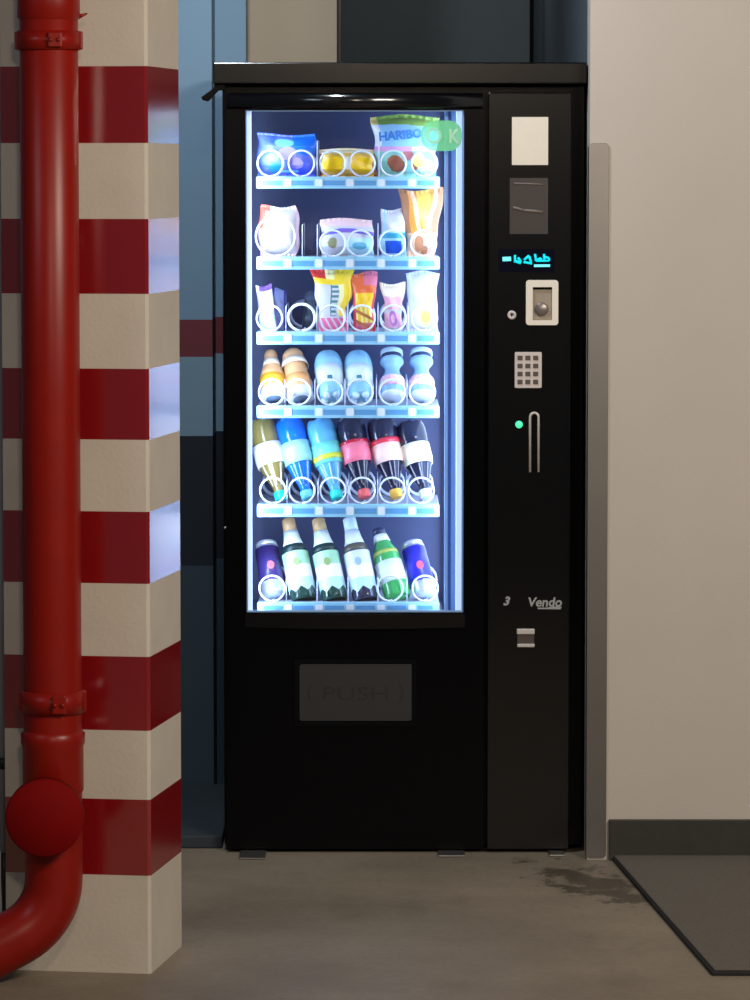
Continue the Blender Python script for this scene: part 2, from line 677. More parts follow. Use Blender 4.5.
# elbow swinging to the left and down
ang = math.radians(62)
R = 0.125
for k in range(1, 13):
    a = ang * k / 12
    path.append(Vector((-R * (1 - math.cos(a)), -0.02 * (k / 12) ** 2, ze + 0.03 - R * math.sin(a))))
last = path[-1]
path.append(last + Vector((-math.sin(ang), -0.12, -math.cos(ang))) * 0.08)
path.append(last + Vector((-math.sin(ang), -0.12, -math.cos(ang))) * 0.17)
b.tube(path, PR, 32)
b.build('pipe', 'pipe', pipe)
b = MB()
b.lathe([(PR + 0.0002, PZ(792)), (PR + 0.003, PZ(789)), (PR + 0.003, PZ(746)), (PR + 0.006, PZ(742)), (PR + 0.006, PZ(733)), (PR + 0.0002, PZ(730))], 32, capped=False)
b.build('coupling', 'pipe', pipe)
# inspection cap facing the camera
cxx = X(42.5, PY - 0.1) - PX
czz = Z(818, PY - 0.1)
rot = Matrix.Rotation(math.radians(90), 4, 'X') @ Matrix.Identity(4)
b = MB()
b.lathe([(0.066, 0.0), (0.066, 0.075), (0.0755, 0.075), (0.0755, 0.103), (0.072, 0.108), (0.0, 0.109)], 48,
        Matrix.Translation((cxx, 0.0, czz)) @ rot)
b.build('inspection_cap', 'pipe_disc', pipe)


def clamp(v0, v1, name='pipe_clamp'):
    z0, z1 = PZ(v1), PZ(v0)
    bb = MB()
    bb.lathe([(PR + 0.0003, z0), (PR + 0.005, z0), (PR + 0.005, z1), (PR + 0.0003, z1)], 32, capped=False)
    for s in (-1, 1):
        bb.box(s * (PR + 0.001), s * (PR + 0.009), -0.008, 0.008, z0 + 0.001, z1 - 0.001, bev=0.002)
    # lug with its screw on the front
    bb.box(0.004, 0.030, -PR - 0.012, -PR + 0.006, z0 + 0.004, z1 - 0.004, bev=0.002)
    cl = bb.build(name, 'pipe', pipe)
    for dx in (0.009, 0.024):
        bb = MB()
        bb.lathe([(0.0045, 0), (0.0045, 0.004), (0.002, 0.006)], 8, Matrix.Translation((dx, -PR - 0.011, (z0 + z1) / 2)) @ rot)
        bb.build('screw', 'pipe', cl)
    bb = MB()
    bb.tube([(0, PR, (z0 + z1) / 2), (0, PD - 0.001, (z0 + z1) / 2)], 0.006, 10)
    bb.build('wall_stud', 'pipe', cl)


clamp(31, 50)
clamp(690, 712)
# sleeve with a small spike above the upper clamp
b = MB()
b.lathe([(PR + 0.0002, PZ(20)), (PR + 0.004, PZ(17)), (PR + 0.004, PZ(-20)), (PR + 0.0002, PZ(-23))], 32, capped=False)
b.tube([(PR - 0.006, 0, PZ(18)), (PR + 0.018, 0, PZ(13.5))], [0.006, 0.0015], 8)
b.build('sleeve', 'pipe', pipe)

# grey conduit and black cable at the column's left edge
cx = X(1.0, 8.32)
cy = 8.36
con = thing('conduit', 'thin grey conduit running down at the left edge of the striped column', 'conduit', (cx, cy, 0))
b = MB()
b.tube([(0, 0, Z(852, cy)), (0, 0, 1.3), (0, 0, ZTOP)], 0.0105, 14)
b.build('tube', 'conduit', con)
b = MB()
zc = Z(763, cy)
b.lathe([(0.0107, zc - 0.011), (0.0135, zc - 0.011), (0.0135, zc + 0.011), (0.0107, zc + 0.011)], 14, capped=False)
b.box(0.0125, 0.022, -0.006, 0.006, zc - 0.006, zc + 0.007, bev=0.002)
b.build('clip', 'cable', con)
b = MB()
b.tube([(0, 0, Z(851, cy)), (0, 0, Z(880, cy)), (0.002, -0.003, 0.10), (0.0, -0.01, 0.012), (-0.02, -0.05, 0.010), (-0.3, -0.12, 0.010)], 0.009, 10)
b.build('cable_tail', 'cable', con)

# ------------------------------------------------------------------ vending machine
vm = thing('vending_machine', 'tall black glass-fronted vending machine lit blue-white inside', 'vending machine', (0, 0, 0))
VX = (X(223, YF) + X(583, YF)) / 2
vm.location = (VX, YF, 0)
VL = Vector((VX, YF, 0))


def vb(mb, name, mats, parent=None, origin=None):
    """build a machine part given in world coordinates"""
    par = parent or vm
    mb.bm.verts.ensure_lookup_table()
    bmesh.ops.translate(mb.bm, vec=-VL, verts=mb.bm.verts)
    return mb.build(name, mats, par)


XL, XR = X(223, YF), X(583.5, YF)
YB = 10.44
wx0, wx1 = X(246.5, YF), X(463.5, YF)        # window opening
wz0, wz1 = Z(612.5, YF), Z(110, YF)
ix0, ix1 = X(248, 9.72) - 0.004, X(463, 9.72) + 0.004   # inside of the chamber
iz0, iz1 = Z(616, 9.72), Z(106, 9.72)
CF = 9.705                                   # cabinet front edge (door closes on it)
zb = 0.014

b = MB()
b.box(XL, ix0 - 0.004, CF, YB, zb, Z(84, YF))
b.box(ix1 + 0.004, XR, CF, YB, zb, Z(84, YF))
b.box(ix0 - 0.004, ix1 + 0.004, CF, YB, zb, iz0 - 0.004)
b.box(ix0 - 0.004, ix1 + 0.004, CF, YB, iz1 + 0.004, Z(84, YF))
b.box(ix0 - 0.004, ix1 + 0.004, 10.10, YB, iz0 - 0.004, iz1 + 0.004)
vb(b, 'cabinet', 'black')
# liner: five thin sheets
b = MB()
b.box(ix0 - 0.004, ix0, CF + 0.001, 10.10, iz0, iz1)
b.box(ix1, ix1 + 0.004, CF + 0.001, 10.10, iz0, iz1)
b.box(ix0, ix1, 10.096, 10.10, iz0, iz1)
b.box(ix0, ix1, CF + 0.001, 10.096, iz0 - 0.004, iz0)
b.box(ix0, ix1, CF + 0.001, 10.096, iz1, iz1 + 0.004)
vb(b, 'chamber_liner', 'liner')
b = MB()
b.box(X(214.5, YF), XC - 0.0035, YF - 0.018, YB, Z(84, YF), Z(62.5, YF), bev=0.003)
vb(b, 'top_cap', 'panel')

# glazed door: one frame, the window cut through it
dx0, dx1 = X(226, YF), X(484, YF)
dz0, dz1 = Z(849, YF), Z(92.5, YF)
b = MB()


def rect(x0, x1, z0, z1):
    return [(x0, z0), (x1, z0), (x1, z1), (x0, z1)]


b.ring_prism(rect(dx0, dx1, dz0, dz1), rect(wx0, wx1, wz0, wz1), YF, CF - 0.002)
bm_edges = [e for e in b.bm.edges if abs(e.verts[0].co.y - YF) < 1e-6 and abs(e.verts[1].co.y - YF) < 1e-6]
door = vb(b, 'door', 'black')
# rounded head rail over the window, which catches the lamp
b = MB()
pr = []
zr0, zr1 = wz1 + 0.002, dz1 - 0.001
for k in range(9):
    a = math.pi * k / 8
    pr.append((YF - 0.010 * math.sin(a), (zr0 + zr1) / 2 - (zr1 - zr0) / 2 * math.cos(a)))
va = [b.bm.verts.new((dx0 + 0.004, y, z)) for y, z in pr]
vc = [b.bm.verts.new((dx1 - 0.004, y, z)) for y, z in pr]
for k in range(8):
    f = b.bm.faces.new((va[k], vc[k], vc[k + 1], va[k + 1]))
    f.smooth = True
b.bm.faces.new(va)
b.bm.faces.new(list(reversed(vc)))
b.bm.faces.new((va[0], va[-1], vc[-1], vc[0]))
vb(b, 'head_rail', 'black_gloss', door)
# bottom ledge under the glass, bowed forward
b = MB()
lx0, lx1 = X(245, YF), X(465, YF)
pts = []
N = 16
for k in range(N + 1):
    t = k / N
    pts.append((lx0 + (lx1 - lx0) * t, YF - 0.004 - 0.012 * math.sin(math.pi * t) ** 0.7))
zt, zbm = Z(613.5, YF), Z(627, YF)
top = [b.bm.verts.new((x, y, zt)) for x, y in pts]
bot = [b.bm.verts.new((x, y, zbm - 0.003 * math.sin(math.pi * (k / N)))) for k, (x, y) in enumerate(pts)]
tb = [b.bm.verts.new((x, YF - 0.0003, zt)) for x, y in pts]
bb_ = [b.bm.verts.new((x, YF - 0.0003, zbm)) for x, y in pts]
for k in range(N):
    for q in ((top[k], top[k + 1], bot[k + 1], bot[k]), (tb[k + 1], tb[k], bb_[k], bb_[k + 1]),
              (top[k], tb[k], tb[k + 1], top[k + 1]), (bot[k], bot[k + 1], bb_[k + 1], bb_[k])):
        f = b.bm.faces.new(q)
b.bm.faces.new((top[0], bot[0], bb_[0], tb[0]))
b.bm.faces.new((top[-1], tb[-1], bb_[-1], bot[-1]))
vb(b, 'ledge', 'panel', door)
# slim bright bead round the pane
b = MB()
b.ring_prism(rect(wx0 + 0.0002, wx1 - 0.0002, wz0 + 0.0002, wz1 - 0.0002), rect(wx0 + 0.003, wx1 - 0.003, wz0 + 0.004, wz1 - 0.003), YF + 0.006, YF + 0.012)
vb(b, 'pane_bead', 'housing', door)
b = MB()
b.box(wx0 + 0.0003, wx1 - 0.0003, YF + 0.013, YF + 0.018, wz0 + 0.0003, wz1 - 0.0003)
vb(b, 'glass_pane', 'glass', door)
# delivery flap
fx0, fx1, fz0, fz1 = X(299, YF), X(412, YF), Z(721, YF), Z(664, YF)
b = MB()
b.ring_prism(rect(fx0 - 0.011, fx1 + 0.011, fz0 - 0.011, fz1 + 0.011), rect(fx0 - 0.001, fx1 + 0.001, fz0 - 0.001, fz1 + 0.001), YF - 0.006, YF - 0.0002)
fs = vb(b, 'flap_surround', 'void', None)
b = MB()
b.prism(rrect(fx0, fx1, fz0, fz1, 0.006), YF - 0.004, YF - 0.0003, bev=0.0012)
fo = vb(b, 'delivery_flap', 'flap')
tcx, tcz = (fx0 + fx1) / 2, Z(693, YF)
text('push_lettering', 'PUSH', 0.04, Vector((tcx, YF - 0.0042, tcz)) - VL, 'flap_text', fo, width=0.15, height=0.032)
for sgn, chx in ((-1, '('), (1, ')')):
    text('push_bracket', chx, 0.05, Vector((tcx + sgn * 0.105, YF - 0.0042, tcz)) - VL, 'flap_text', fo, width=0.014, height=0.046)

# control panel
qx0, qx1 = X(487.5, YF), X(570, YF)
b = MB()
b.box(qx0, qx1, YF - 0.004, CF - 0.002, dz0, dz1, bev=0.0025)
cpn = vb(b, 'control_panel', 'panel')
PF = YF - 0.004    # face of the control panel


def pbox(u0, u1, v0, v1, y0, y1, bev=0.0, mi=0, mb=None):
    mb = mb or MB()
    mb.box(X(u0, PF), X(u1, PF), y0, y1, Z(v1, PF), Z(v0, PF), mi, bev)
    return mb


def pr_(u0, u1, v0, v1, r, y0, y1, bev=0.0):
    mb = MB()
    mb.prism(rrect(X(u0, PF), X(u1, PF), Z(v1, PF), Z(v0, PF), r), y0, y1, bev=bev)
    return mb


o = vb(pbox(511, 547, 117, 165, PF - 0.0006, PF - 0.0001), 'paper_notice', 'paper')
o['label'] = 'blank cream paper notice'
o = vb(pbox(509, 547, 178, 234, PF - 0.0010, PF - 0.0001), 'dark_label', 'dk_label')
o['label'] = 'dark brown label with faded print'
for (u0, v0, u1, v1, w) in ((514, 183.5, 543, 184.5, 1.2), (513, 207.5, 524, 210.5, 2.2), (524, 210.5, 543, 212, 2.0)):
    a_, b_ = at(u0, v0, PF - 0.0014), at(u1, v1, PF - 0.0014)
    mb = MB()
    mb.tube([a_, (a_ + b_) / 2 + Vector((0, 0, 0.0006)), b_], w * 0.0016, 6)
    vb(mb, 'print_line', 'lab_text', o)
# display: dark window and lit characters
o = vb(pr_(498, 554, 249, 272, 0.003, PF - 0.0010, PF - 0.0001), 'display', 'disp_blue')
g = MB()
yy = PF - 0.0016


def stroke(mb, u0, v0, u1, v1, w):
    a_, b_ = at(u0, v0, yy), at(u1, v1, yy)
    mb.tube([a_, b_], w * 0.0023 / 2, 6)


stroke(g, 502.5, 259.2, 511, 258.8, 4.6)
vb(g, 'lit_dash', 'cyan_hi', o)
g = MB()
for s in ((515, 255, 515, 262.5, 2.4), (515, 261, 521, 263, 3), (518, 257.5, 521, 262, 2.6), (524, 260, 529, 255.5, 2.6), (529, 256, 531, 262, 2.6),
          (523.5, 262, 532, 263.5, 2.4), (535, 254, 536, 261, 2.4), (536, 260.5, 541, 258, 2.4), (541, 258, 541, 261, 2.4), (544, 254, 544.5, 261, 2.4), (545, 257, 549, 258, 2.4), (549, 258, 549, 261, 2.2), (536, 261, 549, 260.8, 1.8)):
    stroke(g, *s)
vb(g, 'lit_characters', 'cyan', o)
g = MB()
stroke(g, 534, 265.8, 550, 265.6, 2.6)
vb(g, 'lit_underline', 'cyan_hi', o)
# coin slot plate
ox0, ox1, oz0, oz1 = X(525.3, PF), X(557.5, PF), Z(325, PF), Z(280, PF)
hx0, hx1, hz0, hz1 = X(532, PF), X(551.3, PF), Z(320, PF), Z(287, PF)
b = MB()
b.ring_prism(rrect(ox0, ox1, oz0, oz1, 0.007, 5), rrect(hx0, hx1, hz0, hz1, 0.0015, 5), PF - 0.009, PF - 0.0001)
cs = vb(b, 'coin_plate', 'cream')
b = MB()
b.box(hx0 + 0.0002, hx1 - 0.0002, PF - 0.0025, PF - 0.0001, hz0 + 0.0002, hz1 - 0.006)
b.prism(circ(X(541, PF), Z(317.5, PF), 0.012, 24, 1.0)[:1] + [(hx0 + 0.001, hz0 + 0.001), (hx1 - 0.001, hz0 + 0.001), (hx1 - 0.001, hz0 + 0.006), (hx0 + 0.001, hz0 + 0.006)][1:] if False else rect(hx0 + 0.001, hx1 - 0.001, hz0 + 0.001, hz0 + 0.008), PF - 0.005, PF - 0.0025)
vb(b, 'coin_chute', 'coin_in', cs)
b = MB()
b.prism(rect(hx0 + 0.0005, hx1 - 0.0005, hz1 - 0.006, hz1 - 0.0003), PF - 0.0012, PF - 0.0002)
vb(b, 'coin_slit', 'void', cs)
b = MB()
b.lathe([(0.0155, 0), (0.0155, 0.005), (0.0125, 0.007), (0.0, 0.0072)], 28, Matrix.Translation((X(541, PF), PF - 0.0026, Z(309, PF))) @ rot)
vb(b, 'coin_button', 'coin_btn', cs)
# lock
b = MB()
b.lathe([(0.0105, 0), (0.0105, 0.006), (0.009, 0.008), (0.004, 0.008), (0.004, 0.006), (0, 0.006)], 24, Matrix.Translation((X(511.3, PF), PF - 0.0002, Z(315, PF))) @ rot)
lk = vb(b, 'lock', 'chrome')
b = MB()
b.box(X(511.3, PF) - 0.0012, X(511.3, PF) + 0.0012, PF - 0.0085, PF - 0.0066, Z(315, PF) - 0.0035, Z(315, PF) + 0.0035)
vb(b, 'keyhole', 'void', lk)
# keypad
kp = vb(pr_(514.3, 541.3, 352, 388, 0.003, PF - 0.005, PF - 0.0001, bev=0.0008), 'keypad', 'keypad')
for r in range(4):
    for c in range(3):
        u, v = 519.6 + c * 7.8, 357.8 + r * 8.0
        mb = MB()
        mb.box(X(u - 2.5, PF), X(u + 2.5, PF), PF - 0.0068, PF - 0.0048, Z(v + 2.3, PF), Z(v - 2.3, PF), 0, 0.0008, 1)
        vb(mb, 'key', 'key_dark', kp)
# green light
b = MB()
b.lathe([(0.0085, 0.0), (0.0085, 0.002), (0.007, 0.006), (0.0035, 0.0085), (0, 0.009)], 20, Matrix.Translation((X(518.8, PF), PF - 0.0002, Z(424.5, PF))) @ rot)
o = vb(b, 'indicator_light', 'green_led')
o['label'] = 'glowing green indicator light'
# card slot: a bent chrome rim like an upturned U around a black slit
x0, x1 = X(529.8, PF), X(538.2, PF)
zt_, zb_ = Z(417, PF), Z(472, PF)
pth = [(x0, PF - 0.003, zb_), (x0, PF - 0.003, zt_)]
for k in range(1, 8):
    a = math.pi - math.pi * k / 8
    pth.append(((x0 + x1) / 2 + (x1 - x0) / 2 * math.cos(a), PF - 0.003, zt_ + (x1 - x0) / 2 * math.sin(a)))
pth += [(x1, PF - 0.003, zt_), (x1, PF - 0.003, zb_)]
b = MB()
b.tube(pth, 0.0030, 8)
sl = vb(b, 'card_slot_rim', 'chrome')
b = MB()
b.box(x0 + 0.003, x1 - 0.003, PF - 0.0012, PF - 0.0001, zb_, zt_ + 0.004)
vb(b, 'card_slit', 'void', sl)
# printed marks and the maker's lettering
text('mark', '3', 0.03, Vector((X(507, PF), PF - 0.0004, Z(601, PF))) - VL, 'white_print', cpn, width=0.016, height=0.021, shear=0.3, bold=0.0012)
text('logo_lettering', 'Vendo', 0.03, Vector((X(545.5, PF), PF - 0.0004, Z(602, PF))) - VL, 'white_print', cpn, width=0.078, height=0.022, shear=0.15, bold=0.0008)
b = MB()
b.prism([(X(538, PF), Z(609, PF)), (X(561, PF), Z(609.3, PF)), (X(562, PF), Z(606.5, PF)), (X(554, PF), Z(606.5, PF)), (X(546, PF), Z(607.6, PF)), (X(538, PF), Z(607.6, PF))], PF - 0.0006, PF - 0.0001)
vb(b, 'logo_underline', 'white_print', cpn)
# coin return
b = MB()
b.box(X(517.8, PF), X(534.5, PF), PF - 0.004, PF - 0.0001, Z(643.4, PF), Z(634.1, PF))
crr = vb(b, 'coin_return', mat('grey_return_flap', srgb(92, 86, 82), 0.4, metal=0.4))
b = MB()
b.box(X(517, PF), X(535, PF), PF - 0.010, PF - 0.0001, Z(634, PF), Z(628.5, PF), 0, 0.002)
vb(b, 'upper_lip', 'chrome', crr)
b = MB()
b.box(X(517.5, PF), X(535, PF), PF - 0.010, PF - 0.0001, Z(646.8, PF), Z(643.5, PF), 0, 0.0015)
vb(b, 'lower_lip', 'chrome', crr)
# hinge tab top-left, slanting outward
b = MB()
hx, hz = X(223, YF), Z(84, YF)
b.prism([(X(216, YF), Z(82, YF)), (X(226, YF), Z(82, YF)), (X(226, YF), Z(90, YF)), (X(219.5, YF), Z(90.5, YF)), (X(209, YF), Z(101.5, YF)), (X(203.5, YF), Z(100, YF)), (X(202.5, YF), Z(97, YF)), (X(215, YF), Z(88, YF))],
        YF + 0.002, YF + 0.030, bev=0.001)
vb(b, 'hinge_tab', 'black')
b = MB()
b.lathe([(0.0035, 0), (0.0035, 0.003), (0.001, 0.005)], 10, Matrix.Translation((X(224.8, YF), CF - 0.0005, Z(529, YF))) @ rot)
vb(b, 'side_screw', 'chrome')
# feet: flat levelling plates on the floor
for u0, u1, v0, v1 in ((239, 265, 851, 860), (438, 465, 850, 857.5), (549, 565, 851, 857)):
    q0, q1 = fl(u0, v1), fl(u1, v1)
    b = MB()
    b.box(q0.x, q1.x, q0.y, YF + 0.10, 0.0, 0.005, 0, 0.0015)
    ft = vb(b, 'foot', 'steel')
    b = MB()
    b.lathe([(0.011, 0.005), (0.011, 0.013), (0.007, 0.0135)], 12, Matrix.Translation(((q0.x + q1.x) / 2, YF + 0.07, 0)))
    vb(b, 'foot_bolt', 'steel', ft)

# lamps in the chamber: left strip, right housing with strip
lampx0, lampx1 = X(247.3, 9.72), X(252, 9.72)
b = MB()
b.box(lampx0, lampx1, 9.715, 9.745, iz0 + 0.003, iz1 - 0.003, 0, 0.001, 1)
vb(b, 'left_lamp_strip', 'led')
b = MB()
b.box(X(444.5, 9.74), ix1 - 0.0005, 9.752, 9.80, iz0 + 0.002, iz1 - 0.002)
b.box(X(444.5, 9.74), X(447.5, 9.74), 9.735, 9.752, iz0 + 0.002, iz1 - 0.002)
hs = vb(b, 'lamp_housing', 'housing')
b = MB()
b.box(X(448.5, 9.74), X(451, 9.74), 9.747, 9.752, iz0 + 0.002, iz1 - 0.002)
vb(b, 'housing_groove', 'housing_dark', hs)
b = MB()
b.box(X(455.8, 9.72), X(461.5, 9.72), 9.715, 9.745, iz0 + 0.003, iz1 - 0.003, 0, 0.001, 1)
vb(b, 'right_lamp_strip', 'led')

# shelves -------------------------------------------------------------
RY = 9.770                                   # face of the price rails
rails = [(176.5, 188.5), (256.5, 269.5), (331.5, 344.5), (405.5, 418), (504, 517), (602, 612)]
lanes = [
    [271, 302, 333, 362, 393, 424],
    [276, None, 333, 360, 392, 423],
    [270, 302, 332, 362, 393, 424],
    [272, 298, 330, 360, 392, 422],
    [273, 302, 333, 362, 392, 421],
    [272, 302, 332, 362, 390, 425],
]
SZ = []                                      # top of each tray


def ring_coil(mb, cx, cz, r, y0, wire):
    """front turn of a spiral, its bottom rod, and the turns behind"""
    pts = []
    for k in range(27):
        a = -math.pi / 2 + 2 * math.pi * k / 26 * 0.985
        pts.append((cx + r * math.cos(a), y0 + 0.010 * k / 26, cz + r * math.sin(a)))
    pts.append((cx + 0.006, y0 + 0.05, cz - r))
    if y0 < RY + 0.1:
        pts.append((cx + 0.004, y0 + 0.20, cz - r))
    for k in range(1, 2 * 16 + 4) if y0 < RY + 0.1 else ():
        a = -math.pi / 2 + 2 * math.pi * k / 16
        pts.append((cx + r * math.cos(a), y0 + 0.20 + 0.045 * k / 16, cz + r * math.sin(a)))
    mb.tube(pts, wire, 6)


for i, (v0, v1) in enumerate(rails):
    zt, zl = Z(v0 + 1.0, RY), Z(v1, RY)
    SZ.append(zt)
    rx0, rx1 = X(257, RY), X(439.5, RY)
    b = MB()
    b.box(rx0 + 0.001, rx1 - 0.001, RY + 0.006, 10.09, zt - 0.006, zt, 0, 0.001, 1)
    sh = vb(b, 'shelf', 'tray')
    b = MB()
    b.prism(rrect(rx0, rx1, zl, zt + 0.002, 0.004, 4), RY, RY + 0.006, bev=0.001)
    vb(b, 'price_rail', 'rail', sh)
    # blue card strips between white price cards
    us = [257.5] + [288 + 31 * k for k in range(5)] + [439]
    zm0, zm1 = zl + (zt - zl) * 0.28, zl + (zt - zl) * 0.72
    for k in range(len(us) - 1):
        u0, u1 = us[k] + 5, us[k + 1] - 5
        if i == 5:
            u0, u1 = us[k] + 6, us[k + 1] - 6
        b = MB()
        b.box(X(u0, RY), X(u1, RY), RY - 0.0012, RY - 0.0001, zm0, zm1)
        vb(b, 'card_strip', 'rail_blue', sh)
    for k in range(1, 6):
        b = MB()
        b.box(X(us[k] - 3.6, RY), X(us[k] + 3.6, RY), RY - 0.002, RY - 0.0001, zl + 0.005, zt - 0.004)
        vb(b, 'price_card', 'tag', sh)
    # wire lane dividers
    divs = {0: [317.5, 379], 1: [302.5, 317.5, 378], 2: [286, 317, 347.5, 378, 408], 3: [285, 315, 345, 376.5, 407],
            4: [287, 318, 348, 377.5, 407], 5: [286, 317, 348, 378, 407]}[i]
    hh = [0.085, 0.075, 0.06, 0.06, 0.055, 0.055][i]
    for u in divs:
        x = X(u, RY)
        b = MB()
        b.tube([(x, RY + 0.02, zt), (x, RY + 0.02, zt + hh - 0.01), (x, RY + 0.03, zt + hh), (x, 10.08, zt + hh), (x, 10.08, zt)], 0.0013, 6)
        vb(b, 'lane_divider', 'wire', sh)
    for k, u in enumerate(lanes[i]):
        if u is None:
            continue
        r = 0.0300
        if i == 1 and k == 0:
            r = 0.046
        if i == 5 and k in (1, 2, 3):
            r = 0.026
        if i == 2 and k == 1:
            r = 0.0315
        b = MB()
        ring_coil(b, X(u, RY + 0.02), zt + r + 0.0028, r, RY + (0.010 if not (i == 5 and k in (1, 2, 3)) else 0.14), 0.0024 if not (i == 2 and k == 1) else 0.0034)
        vb(b, 'spiral', 'wire', sh)

# green round-ended sticker on the pane, outside
sx0, sx1, sz0, sz1 = X(421, YF), X(461.5, YF), Z(151, YF), Z(120.5, YF)
b = MB()
b.prism(rrect(sx0, sx1, sz0, sz1, 0.030, 8), YF + 0.0115, YF + 0.0125)
st = vb(b, 'green_sticker', 'ok_green')
st['label'] = 'green round-ended sticker with pale letters'
b = MB()
b.ring_prism(circ(X(433.5, YF), Z(136, YF), 0.0175, 28), circ(X(433.5, YF), Z(136, YF), 0.0125, 28), YF + 0.0106, YF + 0.0114)
vb(b, 'letter_o', 'ok_pale', st)
text('letter_k', 'K', 0.03, Vector((X(454, YF), YF + 0.0109, Z(136, YF))) - VL, 'ok_pale', st, width=0.024, height=0.033, bold=0.001)


# ------------------------------------------------------------------ goods
def pmat(name, rgb, rough=0.35, **k):
    return mat(name, srgb(*rgb), rough, **k)


def bag(name, label, cat, u0, v0, u1, v1, Y, colfn, pal, depth=0.035, lean=0.0, group=None, flare=0.0, tilt=0.0, neck=None, nx=56, nz=76, wob=0.03):
    """filled film bag standing on its tray: pillow body with flat crimped seals; colfn(s, t) picks the palette entry"""
    w = X(u1, Y) - X(u0, Y)
    h = Z(v0, Y) - Z(v1, Y)
    cx = (X(u0, Y) + X(u1, Y)) / 2
    z0 = Z(v1, Y)
    root = thing(name, label, cat, (cx, Y, z0), group or ('packets on the top shelf' if v1 < 200 else 'packets on the second shelf' if v1 < 300 else 'bars and packets on the third shelf'))
    root.rotation_euler = (-lean, tilt, 0)
    seedk = u0 * 0.37
    mb = MB()
    front, back = [], []
    for j in range(nz + 1):
        t = j / nz
        fr, bk = [], []
        edge = min(t, 1 - t)
        for i in range(nx + 1):
            s = i / nx
            q = 2 * s - 1
            ww = 1.0
            if flare:
                ww = 1.0 - flare * (math.sin(math.pi * min(1, max(0, t))) ** 0.8)
            if neck:
                ww *= neck(t)
            th = max(0.0, 1 - abs(q) ** 2.6) ** 0.5 * min(1.0, max(0.0, (edge - 0.06) / 0.22)) ** 0.6
            wr = 0.0012 * math.sin(9 * s + 13 * t) * (1 if th > 0.05 else 0)
            crimp = 0.0010 * math.sin(s * 60) if edge < 0.07 else 0.0
            x = q * w / 2 * ww
            zz = t * h + (wob * h * math.sin(5.3 * s + seedk) * max(0.0, (t - 0.6) / 0.4))
            x += wob * w * 0.6 * math.sin(11 * t + seedk * 1.7)
            d = depth / 2 * th
            fr.append(mb.bm.verts.new((x, -d - 0.0006 + wr + crimp, zz)))
            bk.append(mb.bm.verts.new((x, d + 0.0006 + wr + crimp, zz)))
        front.append(fr)
        back.append(bk)
    for j in range(nz):
        for i in range(nx):
            mi = colfn((i + 0.5) / nx, (j + 0.5) / nz)
            f = mb.bm.faces.new((front[j][i], front[j][i + 1], front[j + 1][i + 1], front[j + 1][i]))
            f.material_index = mi
            f.smooth = True
            f = mb.bm.faces.new((back[j][i + 1], back[j][i], back[j + 1][i], back[j + 1][i + 1]))
            f.material_index = mi
            f.smooth = True
    for j in range(nz):
        for (fr, bk, a, b2) in ((front, back, 0, 0), (front, back, nx, nx)):
            f = mb.bm.faces.new((fr[j][a], fr[j + 1][a], bk[j + 1][a], bk[j][a]))
            f.material_index = colfn(0.0 if a == 0 else 0.999, (j + 0.5) / nz)
    for j in (0, nz):
        for i in range(nx):
            f = mb.bm.faces.new((front[j][i], front[j][i + 1], back[j][i + 1], back[j][i]))
            f.material_index = colfn((i + 0.5) / nx, 0.0 if j == 0 else 0.999)
    mb.build('wrapper', pal, root)
    return root, w, h


def blob(s, t, cs, ct, rs, rt):
    return ((s - cs) / rs) ** 2 + ((t - ct) / rt) ** 2 < 1


GY = RY + 0.052      # goods stand behind the front turn of their spiral
W = pmat('white_film', (206, 206, 212))
# --- top shelf
P = [pmat('royal_blue_film', (40, 75, 215), noise=0.5, nscale=45, col2=srgb(120, 135, 225)), pmat('lilac_film', (165, 150, 225)), pmat('pale_cyan_film', (120, 195, 235)), pmat('bright_blue_film', (30, 120, 240))]


def c_blue(s, t):
    if blob(s, t, 0.52, 0.55, 0.16, 0.16) or blob(s, t, 0.66, 0.33, 0.12, 0.14):
        return 1
    if blob(s, t, 0.45, 0.80, 0.16, 0.10) or blob(s, t, 0.28, 0.45, 0.1, 0.09) or (0.1 < t < 0.16 and 0.4 < s < 0.7):
        return 2
    if s > 0.6 and t > 0.5 or blob(s, t, 0.3, 0.2, 0.12, 0.12):
        return 3
    return 0


bag('snack_bag', 'royal blue and lilac bag of sweets at the left end of the top shelf', 'bag', 258.5, 134, 316, 177, GY, c_blue, P, depth=0.06)
P = [pmat('amber_yellow_film', (250, 205, 90)), pmat('strong_yellow_film', (250, 205, 10)), pmat('pale_straw_film', (245, 235, 190)), pmat('rust_film', (170, 95, 60))]


def c_yel(s, t):
    if blob(s, t, 0.24, 0.45, 0.17, 0.30) or blob(s, t, 0.76, 0.42, 0.17, 0.28):
        return 1
    if t > 0.84 or blob(s, t, 0.5, 0.5, 0.07, 0.25):
        return 2
    if s > 0.94 or s < 0.04:
        return 3
    return 0


bag('snack_bag', 'low yellow bag between the blue bag and the green-topped bag', 'bag', 320, 149, 376, 177, GY, c_yel, P, depth=0.05)
P = [pmat('white_bag_film', (235, 238, 240)), pmat('lime_green_film', (152, 185, 85)), pmat('sky_blue_film', (150, 205, 240)), pmat('pink_film', (225, 165, 215)),
     pmat('mint_film', (150, 215, 200)), pmat('brown_sweet_film', (165, 95, 70)), pmat('cream_yellow_film', (240, 215, 120)), pmat('rose_film', (215, 130, 130))]


